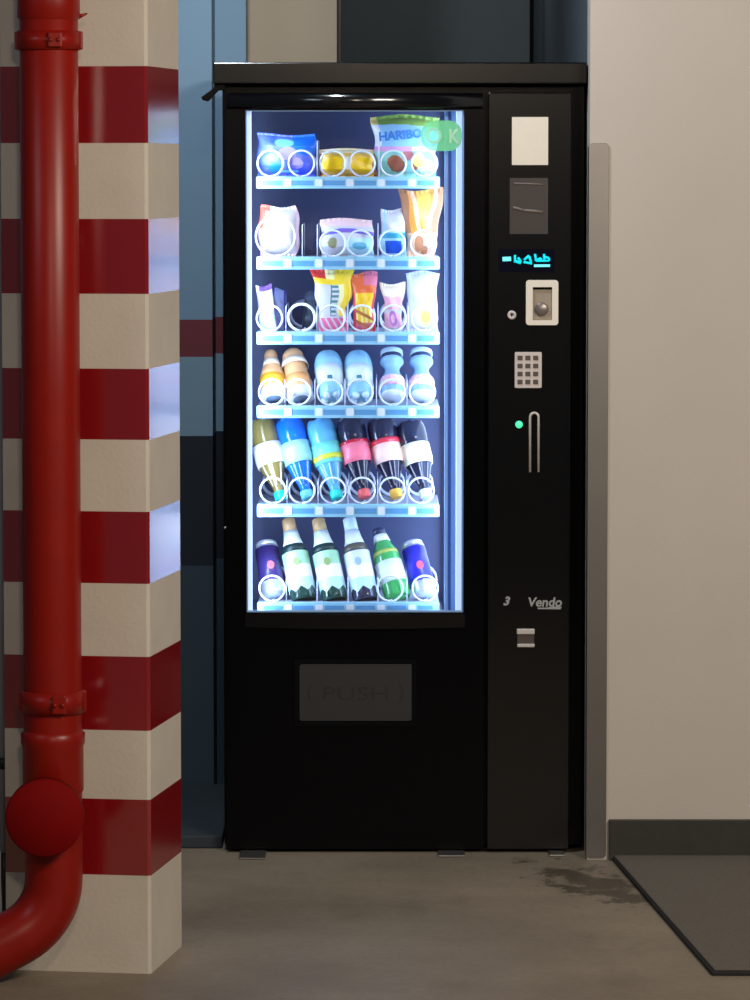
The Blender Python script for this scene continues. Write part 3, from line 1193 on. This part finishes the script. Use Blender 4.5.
def c_har(s, t):
    if t > 0.84 + 0.06 * (0.5 - s):
        return 1 if not blob(s, t, 0.04, 0.9, 0.06, 0.2) else 6
    if t > 0.50:
        return 2 if s > 0.10 else 0
    if 0.42 < t <= 0.50:
        return 3 if s < 0.6 else 0
    if blob(s, t, 0.34, 0.22, 0.14, 0.14):
        return 5
    if blob(s, t, 0.72, 0.28, 0.10, 0.13):
        return 6
    if blob(s, t, 0.55, 0.36, 0.09, 0.09):
        return 7
    if blob(s, t, 0.84, 0.16, 0.14, 0.13):
        return 0
    if blob(s, t, 0.64, 0.2, 0.06, 0.1):
        return 5
    return 4


root, w, h = bag('snack_bag', 'large green-topped bag of gummy sweets behind the green sticker', 'bag', 371, 116, 440, 177, GY, c_har, P, depth=0.055, neck=lambda t: 0.84 + 0.16 * t ** 1.5)
M['haribo_print'] = pmat('blue_print', (50, 120, 195))
text('bag_lettering', 'HARIBO', 0.03, (-0.012, -0.0345, h * 0.69), 'haribo_print', root, width=w * 0.62, height=0.022, bold=0.0012, bend=0.005, rot=(math.pi / 2, math.radians(-5), 0))

# --- second shelf
P = [pmat('warm_white_film', (196, 186, 184)), pmat('coral_film', (235, 120, 95)), pmat('pale_pink_film', (240, 200, 205)), pmat('dull_gold_film', (205, 195, 160)), pmat('salmon_film', (240, 170, 160))]


def c_pk(s, t):
    if s < 0.14:
        return 1 if t > 0.55 else 2
    if s < 0.26 and t > 0.6:
        return 4 if t < 0.9 else 1
    if 0.30 < s < 0.75 and (0.78 < t < 0.82 or 0.70 < t < 0.73):
        return 4
    if blob(s, t, 0.4, 0.2, 0.1, 0.04) or blob(s, t, 0.65, 0.24, 0.06, 0.04):
        return 3
    if s > 0.92:
        return 2
    return 0


bag('snack_bag', 'puffed white packet with coral side at the left end of the second shelf', 'bag', 258.5, 206, 300, 256.5, GY, c_pk, P, depth=0.06, neck=lambda t: 0.80 + 0.20 * math.sin(math.pi * t) ** 0.6)
P = [W, pmat('blush_film', (240, 205, 205)), pmat('violet_film', (120, 95, 200)), pmat('olive_print_film', (150, 150, 110)), pmat('aqua_film', (95, 180, 205)), pmat('pale_aqua_film', (180, 225, 235))]


def c_mix(s, t):
    if t > 0.80:
        return 1
    if abs(t - (0.60 + 0.10 * math.sin(math.pi * s))) < 0.055:
        return 2
    if blob(s, t, 0.24, 0.38, 0.09, 0.14):
        return 3
    if blob(s, t, 0.76, 0.30, 0.14, 0.10):
        return 4
    if s > 0.5 and t < 0.5:
        return 5
    return 0


bag('snack_bag', 'wide white twin packet with violet band on the second shelf', 'bag', 321, 219, 373, 257, GY, c_mix, P, depth=0.045)
P = [W, pmat('deep_blue_film', (25, 85, 205)), pmat('teal_line_film', (60, 160, 190)), pmat('light_cyan_film', (165, 215, 235))]


def c_bl(s, t):
    if t > 0.52:
        return 0 if not (0.1 < s < 0.2) else 3
    if 0.40 < t <= 0.50:
        return 2
    if 0.18 < s < 0.82 and 0.08 < t < 0.34:
        return 1
    return 3


bag('snack_bag', 'white packet with a deep blue square beside the orange bag', 'bag', 381, 209, 406, 257, GY, c_bl, P, depth=0.04)
P = [pmat('orange_film', (235, 160, 70)), pmat('peach_film', (240, 195, 160)), pmat('tan_film', (185, 125, 85)), pmat('golden_film', (250, 200, 90)), W, pmat('brick_film', (190, 110, 75))]


def c_or(s, t):
    if t > 0.9 and (s < 0.2 or s > 0.85):
        return 2
    if t < 0.36:
        if blob(s, t, 0.40, 0.2, 0.16, 0.12) or blob(s, t, 0.6, 0.10, 0.12, 0.07):
            return 2
        return 4 if blob(s, t, 0.55, 0.24, 0.3, 0.13) else 1
    if abs(s - 0.28 - 0.28 * (1 - t)) < 0.055 or abs(s - 0.84 + 0.2 * (1 - t)) < 0.05:
        return 1
    if 0.40 < s < 0.7:
        return 3 if t > 0.55 else 0
    return 2 if s > 0.8 or s < 0.2 else 0


bag('snack_bag', 'tall orange bag at the right end of the second shelf', 'bag', 398, 189, 444, 257, GY, c_or, P, depth=0.045, neck=lambda t: 0.62 + 0.38 * max(0.0, (t - 0.25) / 0.75) ** 0.8)

# --- third shelf
P = [W, pmat('lavender_film', (185, 175, 230)), pmat('plum_film', (110, 75, 150)), pmat('ice_film', (200, 235, 240))]


def c_lv(s, t):
    if t > 0.88:
        return 2 if s > 0.2 else 1
    if s < 0.25 and t > 0.35:
        return 1
    return 3 if t < 0.35 else 0


bag('chocolate_bar', 'slim white and lavender bar leaning at the left end of the third shelf', 'bar', 261, 285, 277, 332, GY, c_lv, P, depth=0.022, tilt=-0.10)
P = [W, pmat('red_film', (232, 60, 50)), pmat('yellow_film', (250, 215, 50)), pmat('dark_teal_film', (70, 130, 130)), pmat('hot_pink_film', (235, 110, 150)), pmat('pale_yellow_film', (250, 240, 170))]


def c_y1(s, t):
    if t > 0.84 and s < 0.34:
        return 1
    if t > 0.84 and s < 0.55:
        return 5
    if s > 0.72 - 0.1 * t and t > 0.25:
        return 2 if (s > 0.78 or t > 0.75) else 5
    if t > 0.75:
        return 2
    if 0.42 < s < 0.64 and 0.25 < t < 0.78 and (int(t * 26) % 2 == 0 or s < 0.47):
        return 3
    if t < 0.22:
        return 4 if int((s + t) * 14) % 3 else 0
    return 0


bag('chocolate_bar', 'large yellow bar with red corner and upright dark lettering', 'bar', 311, 268, 355, 332, GY, c_y1, P, depth=0.026, neck=lambda t: 0.64 + 0.06 * math.sin(14 * t) + 0.36 * max(0.0, (t - 0.35) / 0.65) ** 0.8)
P = [pmat('golden_yellow_film', (250, 200, 40)), pmat('crimson_film', (215, 55, 70)), pmat('orange_red_film', (235, 110, 60)), pmat('rose_pink_film', (230, 120, 145)), pmat('pale_gold_film', (250, 235, 150)), pmat('ochre_film', (190, 110, 60))]


def c_y2(s, t):
    if t > 0.78:
        return 2 if s < 0.5 else 3
    if t > 0.66:
        return 2
    if s < 0.12 or s > 0.9:
        return 1
    if t > 0.42:
        return 0
    if int(t * 17 + s * 3) % 3 == 0:
        return 5
    return 3 if t < 0.16 else 4 if int(s * 9) % 2 else 0


bag('chocolate_bar', 'golden bar with a red and pink top seal', 'bar', 350, 272.5, 378, 332, GY, c_y2, P, depth=0.026, neck=lambda t: 0.74 + 0.03 * math.sin(15 * t) + 0.26 * max(0.0, (t - 0.55) / 0.45) ** 0.7 + 0.12 * max(0.0, 0.3 - t))
P = [pmat('soft_pink_film', (240, 180, 200)), pmat('cream_film', (248, 232, 205)), pmat('mauve_film', (190, 120, 190)), W]


def c_pn(s, t):
    if t > 0.74:
        return 1
    if blob(s, t, 0.5, 0.28, 0.22, 0.16) and not blob(s, t, 0.5, 0.28, 0.12, 0.09):
        return 2
    return 0 if int(t * 11) % 4 else 3


bag('chocolate_bar', 'short pink bar with a cream top seal', 'bar', 380, 283, 406, 332, GY, c_pn, P, depth=0.026, neck=lambda t: 0.68 + 0.03 * math.sin(16 * t) + 0.32 * max(0.0, (t - 0.62) / 0.38) ** 0.6)
P = [W, pmat('butter_film', (250, 225, 140)), pmat('mist_film', (215, 225, 235)), pmat('honey_film', (250, 205, 95))]


def c_wh(s, t):
    if blob(s, t, 0.62, 0.26, 0.24, 0.17):
        return 1 if not blob(s, t, 0.62, 0.26, 0.15, 0.1) else 3
    return 2 if (s < 0.16 or (t > 0.86 and int(s * 12) % 5 == 0)) else 0


bag('snack_bag', 'tall white bag with a butter-yellow disc on the third shelf', 'bag', 405, 272, 439, 332, GY, c_wh, P, depth=0.035, neck=lambda t: 0.86 + 0.14 * abs(2 * t - 1) ** 3)
# small dark packet lying back on the empty lane
P = [pmat('grey_green_film', (70, 80, 92)), pmat('grey_film', (95, 105, 125))]
bag('snack_bag', 'small slate grey packet set back beside the empty spiral', 'bag', 302, 292, 318, 332, RY + 0.19, lambda s, t: 0 if t < 0.8 else 1, P, depth=0.03, neck=lambda t: 1.0 - 0.45 * t)
P = [pmat('blue_white_film', (150, 165, 225)), pmat('indigo_film', (60, 60, 150))]
bag('chocolate_bar', 'small pale blue packet behind the slim white and lavender bar', 'bar', 273, 289, 287, 332, RY + 0.15, lambda s, t: 1 if (s < 0.15 or s > 0.8) else 0, P, depth=0.02)


# --- bottles and cans
def axis(root, a, b_):
    d = (Vector(b_) - Vector(a)).normalized()
    root.rotation_mode = 'QUATERNION'
    root.rotation_quaternion = Vector((0, 0, 1)).rotation_difference(d)


def placed(name, label, cat, u0, v0, u1, v1, back, Y, group=None):
    """a thing whose own z axis runs from pixel (u0, v0) at depth Y to (u1, v1) at depth Y+back"""
    a = at(u0, v0, Y)
    b_ = at(u1, v1, Y + back)
    root = thing(name, label, cat, a, group)
    axis(root, a, b_)
    return root, (b_ - a).length


def lathe_part(root, name, prof, mt, seg=24, capped=True, mis=None):
    mb = MB()
    mb.lathe(prof, seg, mis=mis, capped=capped)
    return mb.build(name, mt, root)


def curve(prof, n=4):
    """round a profile by Catmull-Rom sampling"""
    out = []
    p = [prof[0]] + list(prof) + [prof[-1]]
    for i in range(1, len(p) - 2):
        for k in range(n):
            t = k / n
            c = []
            for a in range(2):
                p0, p1, p2, p3 = p[i - 1][a], p[i][a], p[i + 1][a], p[i + 2][a]
                c.append(0.5 * (2 * p1 + (p2 - p0) * t + (2 * p0 - 5 * p1 + 4 * p2 - p3) * t * t + (3 * p1 - p0 - 3 * p2 + p3) * t ** 3))
            out.append((max(0.0, c[0]), c[1]))
    out.append(prof[-1])
    return out


def gloss(name, rgb, rough=0.18, **k):
    return mat(name, srgb(*rgb), rough, spec=0.6, **k)


silver = mat('can_silver', srgb(205, 210, 222), 0.3, metal=0.5)
BY = RY + 0.055
# fourth shelf: two orange juices, two waters, two small flasks
for u0, u1, lab in ((274, 270.5, 'slim orange bottle at the left end of the fourth shelf'), (301, 292, 'orange bottle second from the left on the fourth shelf')):
    k = 0 if u0 == 274 else 1
    rt, ln = placed('juice_bottle', lab, 'bottle', u0, 399, u1, 352, 0.075, BY, 'orange bottles on the fourth shelf')
    rb = 0.030
    rn = 0.017 if k == 0 else 0.026
    lathe_part(rt, 'bottle_body', curve([(rb * 0.92, 0.0), (rb, 0.008), (rb, ln * 0.42), (rb * 0.93, ln * 0.52), (rn, ln * 0.78), (rn * 0.95, ln * 0.92), (rn * 0.7, ln)]),
               gloss('orange_juice' + str(k), (232, 178, 125)))
    lathe_part(rt, 'label_band', [(rb + 0.0003, ln * 0.22), (rb + 0.0007, ln * 0.22), (rb + 0.0007, ln * 0.44), (rb + 0.0003, ln * 0.44)],
               gloss('orange_label' + str(k), (245, 180, 50) if k == 0 else (245, 175, 105)), capped=False)
    lathe_part(rt, 'neck_label', [(rn * 1.22, ln * 0.66), (rn * 1.27, ln * 0.66), (rn * 1.10, ln * 0.80), (rn * 1.05, ln * 0.80)], gloss('cream_neck' + str(k), (245, 232, 215)), capped=False)
    lathe_part(rt, 'base_ring', [(rb * 0.6, -0.0015), (rb + 0.001, -0.001), (rb + 0.001, ln * 0.15), (rb, ln * 0.16)], gloss('white_base' + str(k), (232, 238, 242)), capped=False)
    lathe_part(rt, 'base_disc', [(0, -0.0018), (rb * 0.62, -0.0018), (rb * 0.62, -0.0005), (0, -0.0005)], gloss('grey_base' + str(k), (110, 130, 150)), capped=False)
for u0, u1, lab in ((332, 327, 'pale blue water bottle left of its twin on the fourth shelf'), (361, 357, 'pale blue water bottle right of its twin on the fourth shelf')):
    rt, ln = placed('water_bottle', lab, 'bottle', u0, 399, u1, 353, 0.075, BY, 'water bottles on the fourth shelf')
    rb = 0.0325
    lathe_part(rt, 'bottle_body', curve([(rb * 0.5, 0.0), (rb * 0.82, 0.006), (rb * 0.86, ln * 0.12), (rb * 0.9, ln * 0.3), (rb, ln * 0.55), (rb * 1.02, ln * 0.75), (rb * 0.8, ln * 0.93), (rb * 0.38, ln)]),
               gloss('ice_blue_plastic', (150, 205, 232)))
    lathe_part(rt, 'label', [(rb * 0.92, ln * 0.24), (rb * 0.93, ln * 0.24), (rb * 1.0, ln * 0.5), (rb * 1.045, ln * 0.62), (rb * 1.03, ln * 0.62)], gloss('white_blue_label', (225, 240, 245)), capped=False)
    mb = MB()
    for q in range(5):
        a = 2 * math.pi * q / 5 + 0.3
        t = bmesh.new()
        bmesh.ops.create_uvsphere(t, u_segments=10, v_segments=6, radius=0.0095)
        for f in t.faces:
            f.smooth = True
        mb.merge(t, 0, Matrix.Translation((0.019 * math.cos(a), 0.019 * math.sin(a), 0.002)))
    mb.build('petal_base', gloss('ice_base', (205, 230, 240)), rt)
    mb = MB()
    mb.box(-0.006, 0.006, -rb * 0.975, -rb * 0.90, ln * 0.28, ln * 0.37, 0, 0.001)
    mb.build('print_mark', gloss('teal_print', (70, 130, 150)), rt)
for u0, u1, lab in ((393, 391.5, 'waisted clear bottle with a rosy label, left of the last one on the fourth shelf'), (422, 421, 'waisted clear bottle with a rosy label at the right end of the fourth shelf')):
    rt, ln = placed('soft_drink_bottle', lab, 'bottle', u0, 399, u1, 351.5, 0.065, BY, 'waisted bottles on the fourth shelf')
    rb = 0.029
    lathe_part(rt, 'bottle_body', curve([(rb * 0.6, 0.0), (rb * 0.9, 0.006), (rb, ln * 0.18), (rb, ln * 0.36), (rb * 0.62, ln * 0.55), (rb * 0.66, ln * 0.66), (rb * 0.95, ln * 0.75), (rb * 0.92, ln * 0.82)]),
               gloss('pale_blue_glass', (140, 185, 220)))
    lathe_part(rt, 'label', [(rb + 0.0002, ln * 0.20), (rb + 0.001, ln * 0.20), (rb + 0.001, ln * 0.37), (rb * 0.93, ln * 0.42), (rb * 0.91, ln * 0.42)],
               mat('rosy_label', srgb(215, 130, 160), 0.3, noise=0.3, nscale=120, col2=srgb(245, 240, 245)), capped=False)
    lathe_part(rt, 'neck_band', [(rb * 0.85, ln * 0.815), (rb * 0.85, ln * 0.90)], gloss('navy_collar', (45, 55, 90)))  # dark navy band under the cap
    lathe_part(rt, 'cap', [(rb * 0.86, ln * 0.90), (rb * 0.92, ln * 0.91), (rb * 0.92, ln * 0.99), (rb * 0.8, ln)], gloss('white_cap', (200, 225, 238)))
    lathe_part(rt, 'base_ring', [(0, -0.001), (rb * 0.8, -0.001), (rb * 0.98, 0.004), (rb * 0.98, ln * 0.09), (rb * 0.9, ln * 0.10)], gloss('white_foot', (225, 235, 245)), capped=False)

# fifth shelf: six bottles standing on their caps
five = [
    (281.5, 500, 260, 422, (130, 115, 60), (245, 242, 232), (0, 205, 205), (205, 180, 120), 'amber bottle with white label and turquoise cap, upside down'),
    (308, 499, 288, 420, (15, 110, 225), (165, 225, 240), (120, 220, 230), (20, 90, 200), 'bright blue bottle with pale label, upside down'),
    (337.5, 499, 319, 422, (95, 175, 215), (120, 225, 215), (30, 210, 195), (150, 205, 220), 'clear aqua bottle with mint label and turquoise cap, upside down'),
    (365, 498, 349, 420, (34, 33, 58), (245, 120, 145), (235, 95, 95), (26, 18, 34), 'dark cola bottle with pink label and red cap, upside down'),
    (397, 498, 380, 420, (36, 33, 60), (252, 215, 205), (245, 190, 70), (28, 20, 36), 'dark cola bottle with cream and red label and yellow cap, upside down'),
    (426.5, 498, 409, 423, (34, 36, 62), (248, 240, 210), (225, 235, 235), (26, 26, 46), 'dark cola bottle with cream label and white cap, upside down'),
]
for n, (u0, v0, u1, v1, body, labc, capc, low, lab) in enumerate(five):
    rt, ln = placed('plastic_bottle', lab, 'bottle', u0, v0, u1, v1, 0.07, BY, 'upside-down bottles on the fifth shelf')
    rb = 0.0345
    bm_ = gloss('bottle_plastic_%d' % n, body)
    lathe_part(rt, 'cap', [(0.0125, 0.0), (0.0148, 0.0015), (0.0148, 0.019), (0.0140, 0.020)], gloss('cap_%d' % n, capc, 0.4))
    lathe_part(rt, 'bottle_body', curve([(0.0125, 0.0203), (0.0135, 0.032), (0.020, 0.052), (rb * 0.90, ln * 0.44), (rb, ln * 0.52), (rb * 0.96, ln * 0.60), (rb * 0.96, ln * 0.72), (rb, ln * 0.78), (rb, ln * 0.90), (rb * 0.85, ln * 0.985), (rb * 0.5, ln)]), bm_)
    two = lathe_part(rt, 'label', [(rb * 0.9 + 0.0010, ln * 0.43), (rb * 0.92 + 0.002, ln * 0.43), (rb + 0.0017, ln * 0.52), (rb + 0.001, ln * 0.60), (rb + 0.001, ln * 0.69), (rb * 0.96, ln * 0.69)],
                     gloss('label_%d' % n, labc, 0.35), capped=False)
    if n == 2:
        lathe_part(rt, 'label_stripe', [(rb + 0.002, ln * 0.47), (rb + 0.003, ln * 0.47), (rb + 0.0028, ln * 0.535), (rb + 0.0015, ln * 0.535)], gloss('yellow_stripe', (215, 225, 70)), capped=False)
    if n == 4:
        lathe_part(rt, 'label_stripe', [(rb + 0.0005, ln * 0.66), (rb + 0.0022, ln * 0.66), (rb + 0.0022, ln * 0.72), (rb + 0.0003, ln * 0.72)], gloss('red_stripe', (225, 60, 80)), capped=False)
    if n == 3:
        lathe_part(rt, 'label_stripe', [(rb + 0.0005, ln * 0.665), (rb + 0.0022, ln * 0.665), (rb + 0.0022, ln * 0.70), (rb + 0.0003, ln * 0.70)], gloss('crimson_stripe', (190, 30, 60)), capped=False)
    # ribs of the shoulder, moulded in the plastic and standing proud
    rc = gloss('rib_%d' % n, tuple(min(255, int(c * 0.45 + 255 * 0.5)) for c in low))
    mb = MB()
    for q in range(3):
        a = -math.pi / 2 + (q - 1) * 0.75
        pts = []
        for (r, z) in ((0.0142, 0.034), (0.0205, 0.052), (0.0265, 0.5 * (0.052 + ln * 0.44)), (rb * 0.90, ln * 0.42)):
            pts.append((math.cos(a) * r, math.sin(a) * r, z))
        mb.tube(pts, 0.0019, 6)
    mb.build('shoulder_ribs', rc, rt)
    mb = MB()
    for q in range(5):
        a = 2 * math.pi * q / 5 + 0.5 * n
        t = bmesh.new()
        bmesh.ops.create_uvsphere(t, u_segments=12, v_segments=8, radius=0.0125)
        for f in t.faces:
            f.smooth = True
        mb.merge(t, 0, Matrix.Translation((0.0195 * math.cos(a), 0.0195 * math.sin(a), ln - 0.0075)))
    mb.build('petal_base', gloss('petal_%d' % n, tuple(int(0.6 * c + 0.4 * d) for c, d in zip(body, (120, 170, 200))), 0.12), rt)

# bottom shelf: can, three collared bottles, a green bottle, can
six = [
    (304, 596, 288, 519, (40, 70, 60), (205, 160, 110), (225, 240, 235), (20, 50, 50), (175, 225, 190), 'collared green-labelled glass bottle with gold cap, directly beside the left can'),
    (335, 596, 318, 519, (40, 70, 60), (210, 170, 115), (228, 242, 235), (20, 50, 50), (170, 225, 185), 'collared green-labelled glass bottle with gold cap, between its twin and the pale-capped bottle'),
    (366, 596, 349, 518, (60, 60, 80), (215, 235, 240), (225, 238, 245), (90, 85, 75), (215, 225, 240), 'pale-capped glass bottle with brown collar, beside the plain green bottle'),
]
for n, (u0, v0, u1, v1, body, cap, neck, coll, lb, lab) in enumerate(six):
    rt, ln = placed('glass_bottle', lab, 'bottle', u0, v0 + 4, u1, v1, 0.075, BY, 'glass bottles on the bottom shelf')
    rb = 0.0305
    lathe_part(rt, 'bottle_body', curve([(rb * 0.8, 0.0), (rb, 0.008), (rb, ln * 0.50), (rb * 0.92, ln * 0.60), (rb * 0.66, ln * 0.72), (0.0150, ln * 0.84), (0.0138, ln * 0.965)]), gloss('beer_glass_%d' % n, body, 0.12))
    lathe_part(rt, 'cap', [(0.0140, ln * 0.84), (0.0163, ln * 0.84), (0.0155, ln * 0.985), (0.0120, ln)], gloss('beer_cap_%d' % n, cap, 0.35))
    lathe_part(rt, 'neck_label', [(rb * 0.80, ln * 0.66), (rb * 0.83, ln * 0.66), (rb * 0.66, ln * 0.74), (0.0170, ln * 0.84), (0.0150, ln * 0.84)], gloss('beer_neck_%d' % n, neck, 0.4), capped=False)
    lathe_part(rt, 'collar', [(rb * 0.97, ln * 0.575), (rb * 1.0, ln * 0.575), (rb * 0.86, ln * 0.66), (rb * 0.82, ln * 0.66)], gloss('beer_collar_%d' % n, coll, 0.4), capped=False)
    # label with a zigzag lower edge
    mb = MB()
    seg = 40
    r1 = rb + 0.0009
    rows_ = []
    for t in (0, 1, 2, 3):
        rr = []
        for k in range(seg):
            a = 2 * math.pi * k / seg
            zz = [ln * (0.14 if k % 4 < 2 else 0.19), ln * 0.24, ln * 0.40, ln * 0.565][t]
            if t == 0:
                zz = ln * (0.075 + 0.06 * (abs((k % 6) - 3) / 3))
            rr.append(mb.bm.verts.new((r1 * math.cos(a), r1 * math.sin(a), zz)))
        rows_.append(rr)
    for t in range(3):
        for k in range(seg):
            f = mb.bm.faces.new((rows_[t][k], rows_[t][(k + 1) % seg], rows_[t + 1][(k + 1) % seg], rows_[t + 1][k]))
            f.smooth = True
            f.material_index = [0, 1, 2][t]
    mb.build('label', [gloss('beer_lab_low_%d' % n, (195, 235, 235), 0.4), gloss('beer_lab_mid_%d' % n, (245, 240, 245), 0.4), gloss('beer_lab_up_%d' % n, lb, 0.4)], rt)
    # crest printed on the label
    mb = MB()
    mb.prism(circ(0, ln * 0.43, 0.010, 20, 0.8), -rb - 0.0022, -rb - 0.0005)
    mb.build('crest', gloss('crest_%d' % n, (150, 175, 110) if n < 2 else (160, 190, 215), 0.4), rt)
rt, ln = placed('glass_bottle', 'plain green glass bottle with white neck foil beside the right can', 'bottle', 398.5, 598, 378, 529, 0.075, BY, 'glass bottles on the bottom shelf')
rb = 0.0315
lathe_part(rt, 'bottle_body', curve([(rb * 0.75, 0.0), (rb, 0.008), (rb, ln * 0.52), (rb * 0.88, ln * 0.66), (rb * 0.58, ln * 0.80), (0.0150, ln * 0.90)]), gloss('green_glass', (70, 165, 90), 0.12))
lathe_part(rt, 'cap', [(0.0140, ln * 0.90), (0.0155, ln * 0.90), (0.0150, ln * 0.985), (0.0120, ln)], gloss('dark_cap', (45, 50, 85), 0.35))
lathe_part(rt, 'neck_foil', [(0.0185, ln * 0.80), (0.0200, ln * 0.80), (0.0165, ln * 0.90), (0.0150, ln * 0.90)], gloss('white_foil', (230, 240, 240), 0.35), capped=False)
lathe_part(rt, 'label', [(rb + 0.0002, ln * 0.20), (rb + 0.001, ln * 0.20), (rb + 0.001, ln * 0.50), (rb + 0.0002, ln * 0.50)], gloss('white_green_label', (225, 242, 232), 0.4), capped=False)
lathe_part(rt, 'label_band', [(rb * 0.90, ln * 0.655), (rb * 0.93, ln * 0.655), (rb * 1.0, ln * 0.60), (rb * 0.97, ln * 0.60)], gloss('gold_band', (170, 190, 90), 0.4), capped=False)
lathe_part(rt, 'base_disc', [(0, -0.001), (rb * 0.55, -0.001), (rb * 0.6, 0.0), (0, 0.0)], gloss('bright_green_base', (90, 210, 120), 0.3), capped=False)
for u0, v0, u1, v1, lab, c1 in ((274, 597, 266, 544, 'slim purple and silver drink can at the left end of the bottom shelf', (60, 45, 110)), (426, 597, 412, 544, 'slim blue and silver drink can at the right end of the bottom shelf', (45, 40, 190))):
    rt, ln = placed('drink_can', lab, 'can', u0, v0, u1, v1, 0.075, BY, 'cans on the bottom shelf')
    rb = 0.0275
    lathe_part(rt, 'can_body', curve([(rb * 0.75, 0.0), (rb * 0.92, 0.005), (rb, 0.014), (rb, ln * 0.5), (rb, ln - 0.012)], 3), silver)
    lathe_part(rt, 'blue_field', [(rb + 0.0002, ln * 0.24), (rb + 0.0008, ln * 0.24), (rb + 0.0008, ln * 0.88), (rb + 0.0002, ln * 0.88)], gloss('can_blue' + str(u0), c1, 0.3), capped=False)
    lathe_part(rt, 'lid', [(rb, ln - 0.012), (rb * 0.9, ln - 0.003), (rb * 0.9, ln), (rb * 0.82, ln), (rb * 0.8, ln - 0.003), (0, ln - 0.003)], silver)
    lathe_part(rt, 'base_dome', [(0, -0.0006), (rb * 0.74, -0.0006), (rb * 0.76, 0.0002)], gloss('can_base' + str(u0), (190, 205, 225), 0.3), capped=False)
    mb = MB()
    mb.prism([(x, z) for x, z in circ(0.004, ln * 0.50, 0.0105, 20, 0.8)], -rb - 0.0024, -rb - 0.0004)
    mb.build('emblem', gloss('can_red' + str(u0), (235, 95, 115), 0.4), rt)

# ------------------------------------------------------------------ light
w = bpy.data.worlds.new('garage_air')
SC.world = w
w.use_nodes = True
bg = w.node_tree.nodes['Background']
bg.inputs[0].default_value = (0.80, 0.88, 1.0, 1)
bg.inputs[1].default_value = 0.04


def area(name, loc, aim, sx, sy, power, col):
    l = bpy.data.lights.new(name, 'AREA')
    l.shape = 'RECTANGLE'
    l.size, l.size_y = sx, sy
    l.energy = power
    l.color = col
    o = bpy.data.objects.new(name, l)
    COL.objects.link(o)
    o.location = loc
    o.rotation_euler = (Vector(aim) - Vector(loc)).to_track_quat('-Z', 'Y').to_euler()
    return o


area('ceiling_tube_lamp', (2.0, 5.2, 2.75), (0.1, 9.3, 0.8), 1.3, 0.25, 106, (1.0, 0.885, 0.75))
area('aisle_fill', (-2.7, 6.0, 2.6), (-0.6, 8.4, 1.0), 0.8, 0.25, 8, (0.78, 0.88, 1.0))  # unseen cool source added to fill the shade left of the pipe
area('corridor_lamp', (0.07, 2.6, 2.75), (0.07, 9.6, 1.5), 0.35, 0.2, 32, (1.0, 0.80, 0.60))
area('far_fill', (0.15, 11.8, 2.68), (0.1, 13.0, 1.6), 0.8, 0.2, 3.6, (0.95, 0.97, 1.0))  # added out of view to brighten the far wall
area('bay_lamp', (-0.383, 9.0, 2.75), (-0.40, 10.6, 1.0), 0.10, 0.3, 20, (0.85, 0.93, 1.0))
zm = (iz0 + iz1) / 2
hgt = (iz1 - iz0) * 0.98
LC = (0.56, 0.74, 1.0)
area('chamber_left_light', (lampx1 + 0.003, 9.735, zm), (0.05, 9.90, zm), 0.035, hgt, 6.0, LC)
area('chamber_right_light', (X(443.5, 9.735), 9.735, zm), (-0.15, 9.90, zm), 0.035, hgt, 3.8, LC)
# unseen light added at the chamber's right wall to brighten the tape reflection
xp = X(442.3, 9.92)
area('side_reflection_light', (xp, 9.925, zm), (xp - 1, 9.925, zm), 0.30, hgt, 5.0, LC)

# ------------------------------------------------------------------ camera object
cam = bpy.data.cameras.new('camera')
co = bpy.data.objects.new('camera', cam)
COL.objects.link(co)
co.location = (0, 0, CAM_H)
co.rotation_euler = (math.pi / 2 - PITCH, 0, 0)
cam.sensor_fit = 'AUTO'
cam.sensor_width = 36.0
cam.lens = 36.0 * F / 1000.0
cam.clip_end = 100
SC.camera = co
vs = SC.view_settings
vs.view_transform = 'Standard'
vs.look = 'None'
vs.gamma = 1.0
vs.use_curve_mapping = False
vs.exposure = 0.0
SC.cycles.use_denoising = True
SC.cycles.max_bounces = 10
SC.cycles.transparent_max_bounces = 16
SC.cycles.sample_clamp_indirect = 5.0
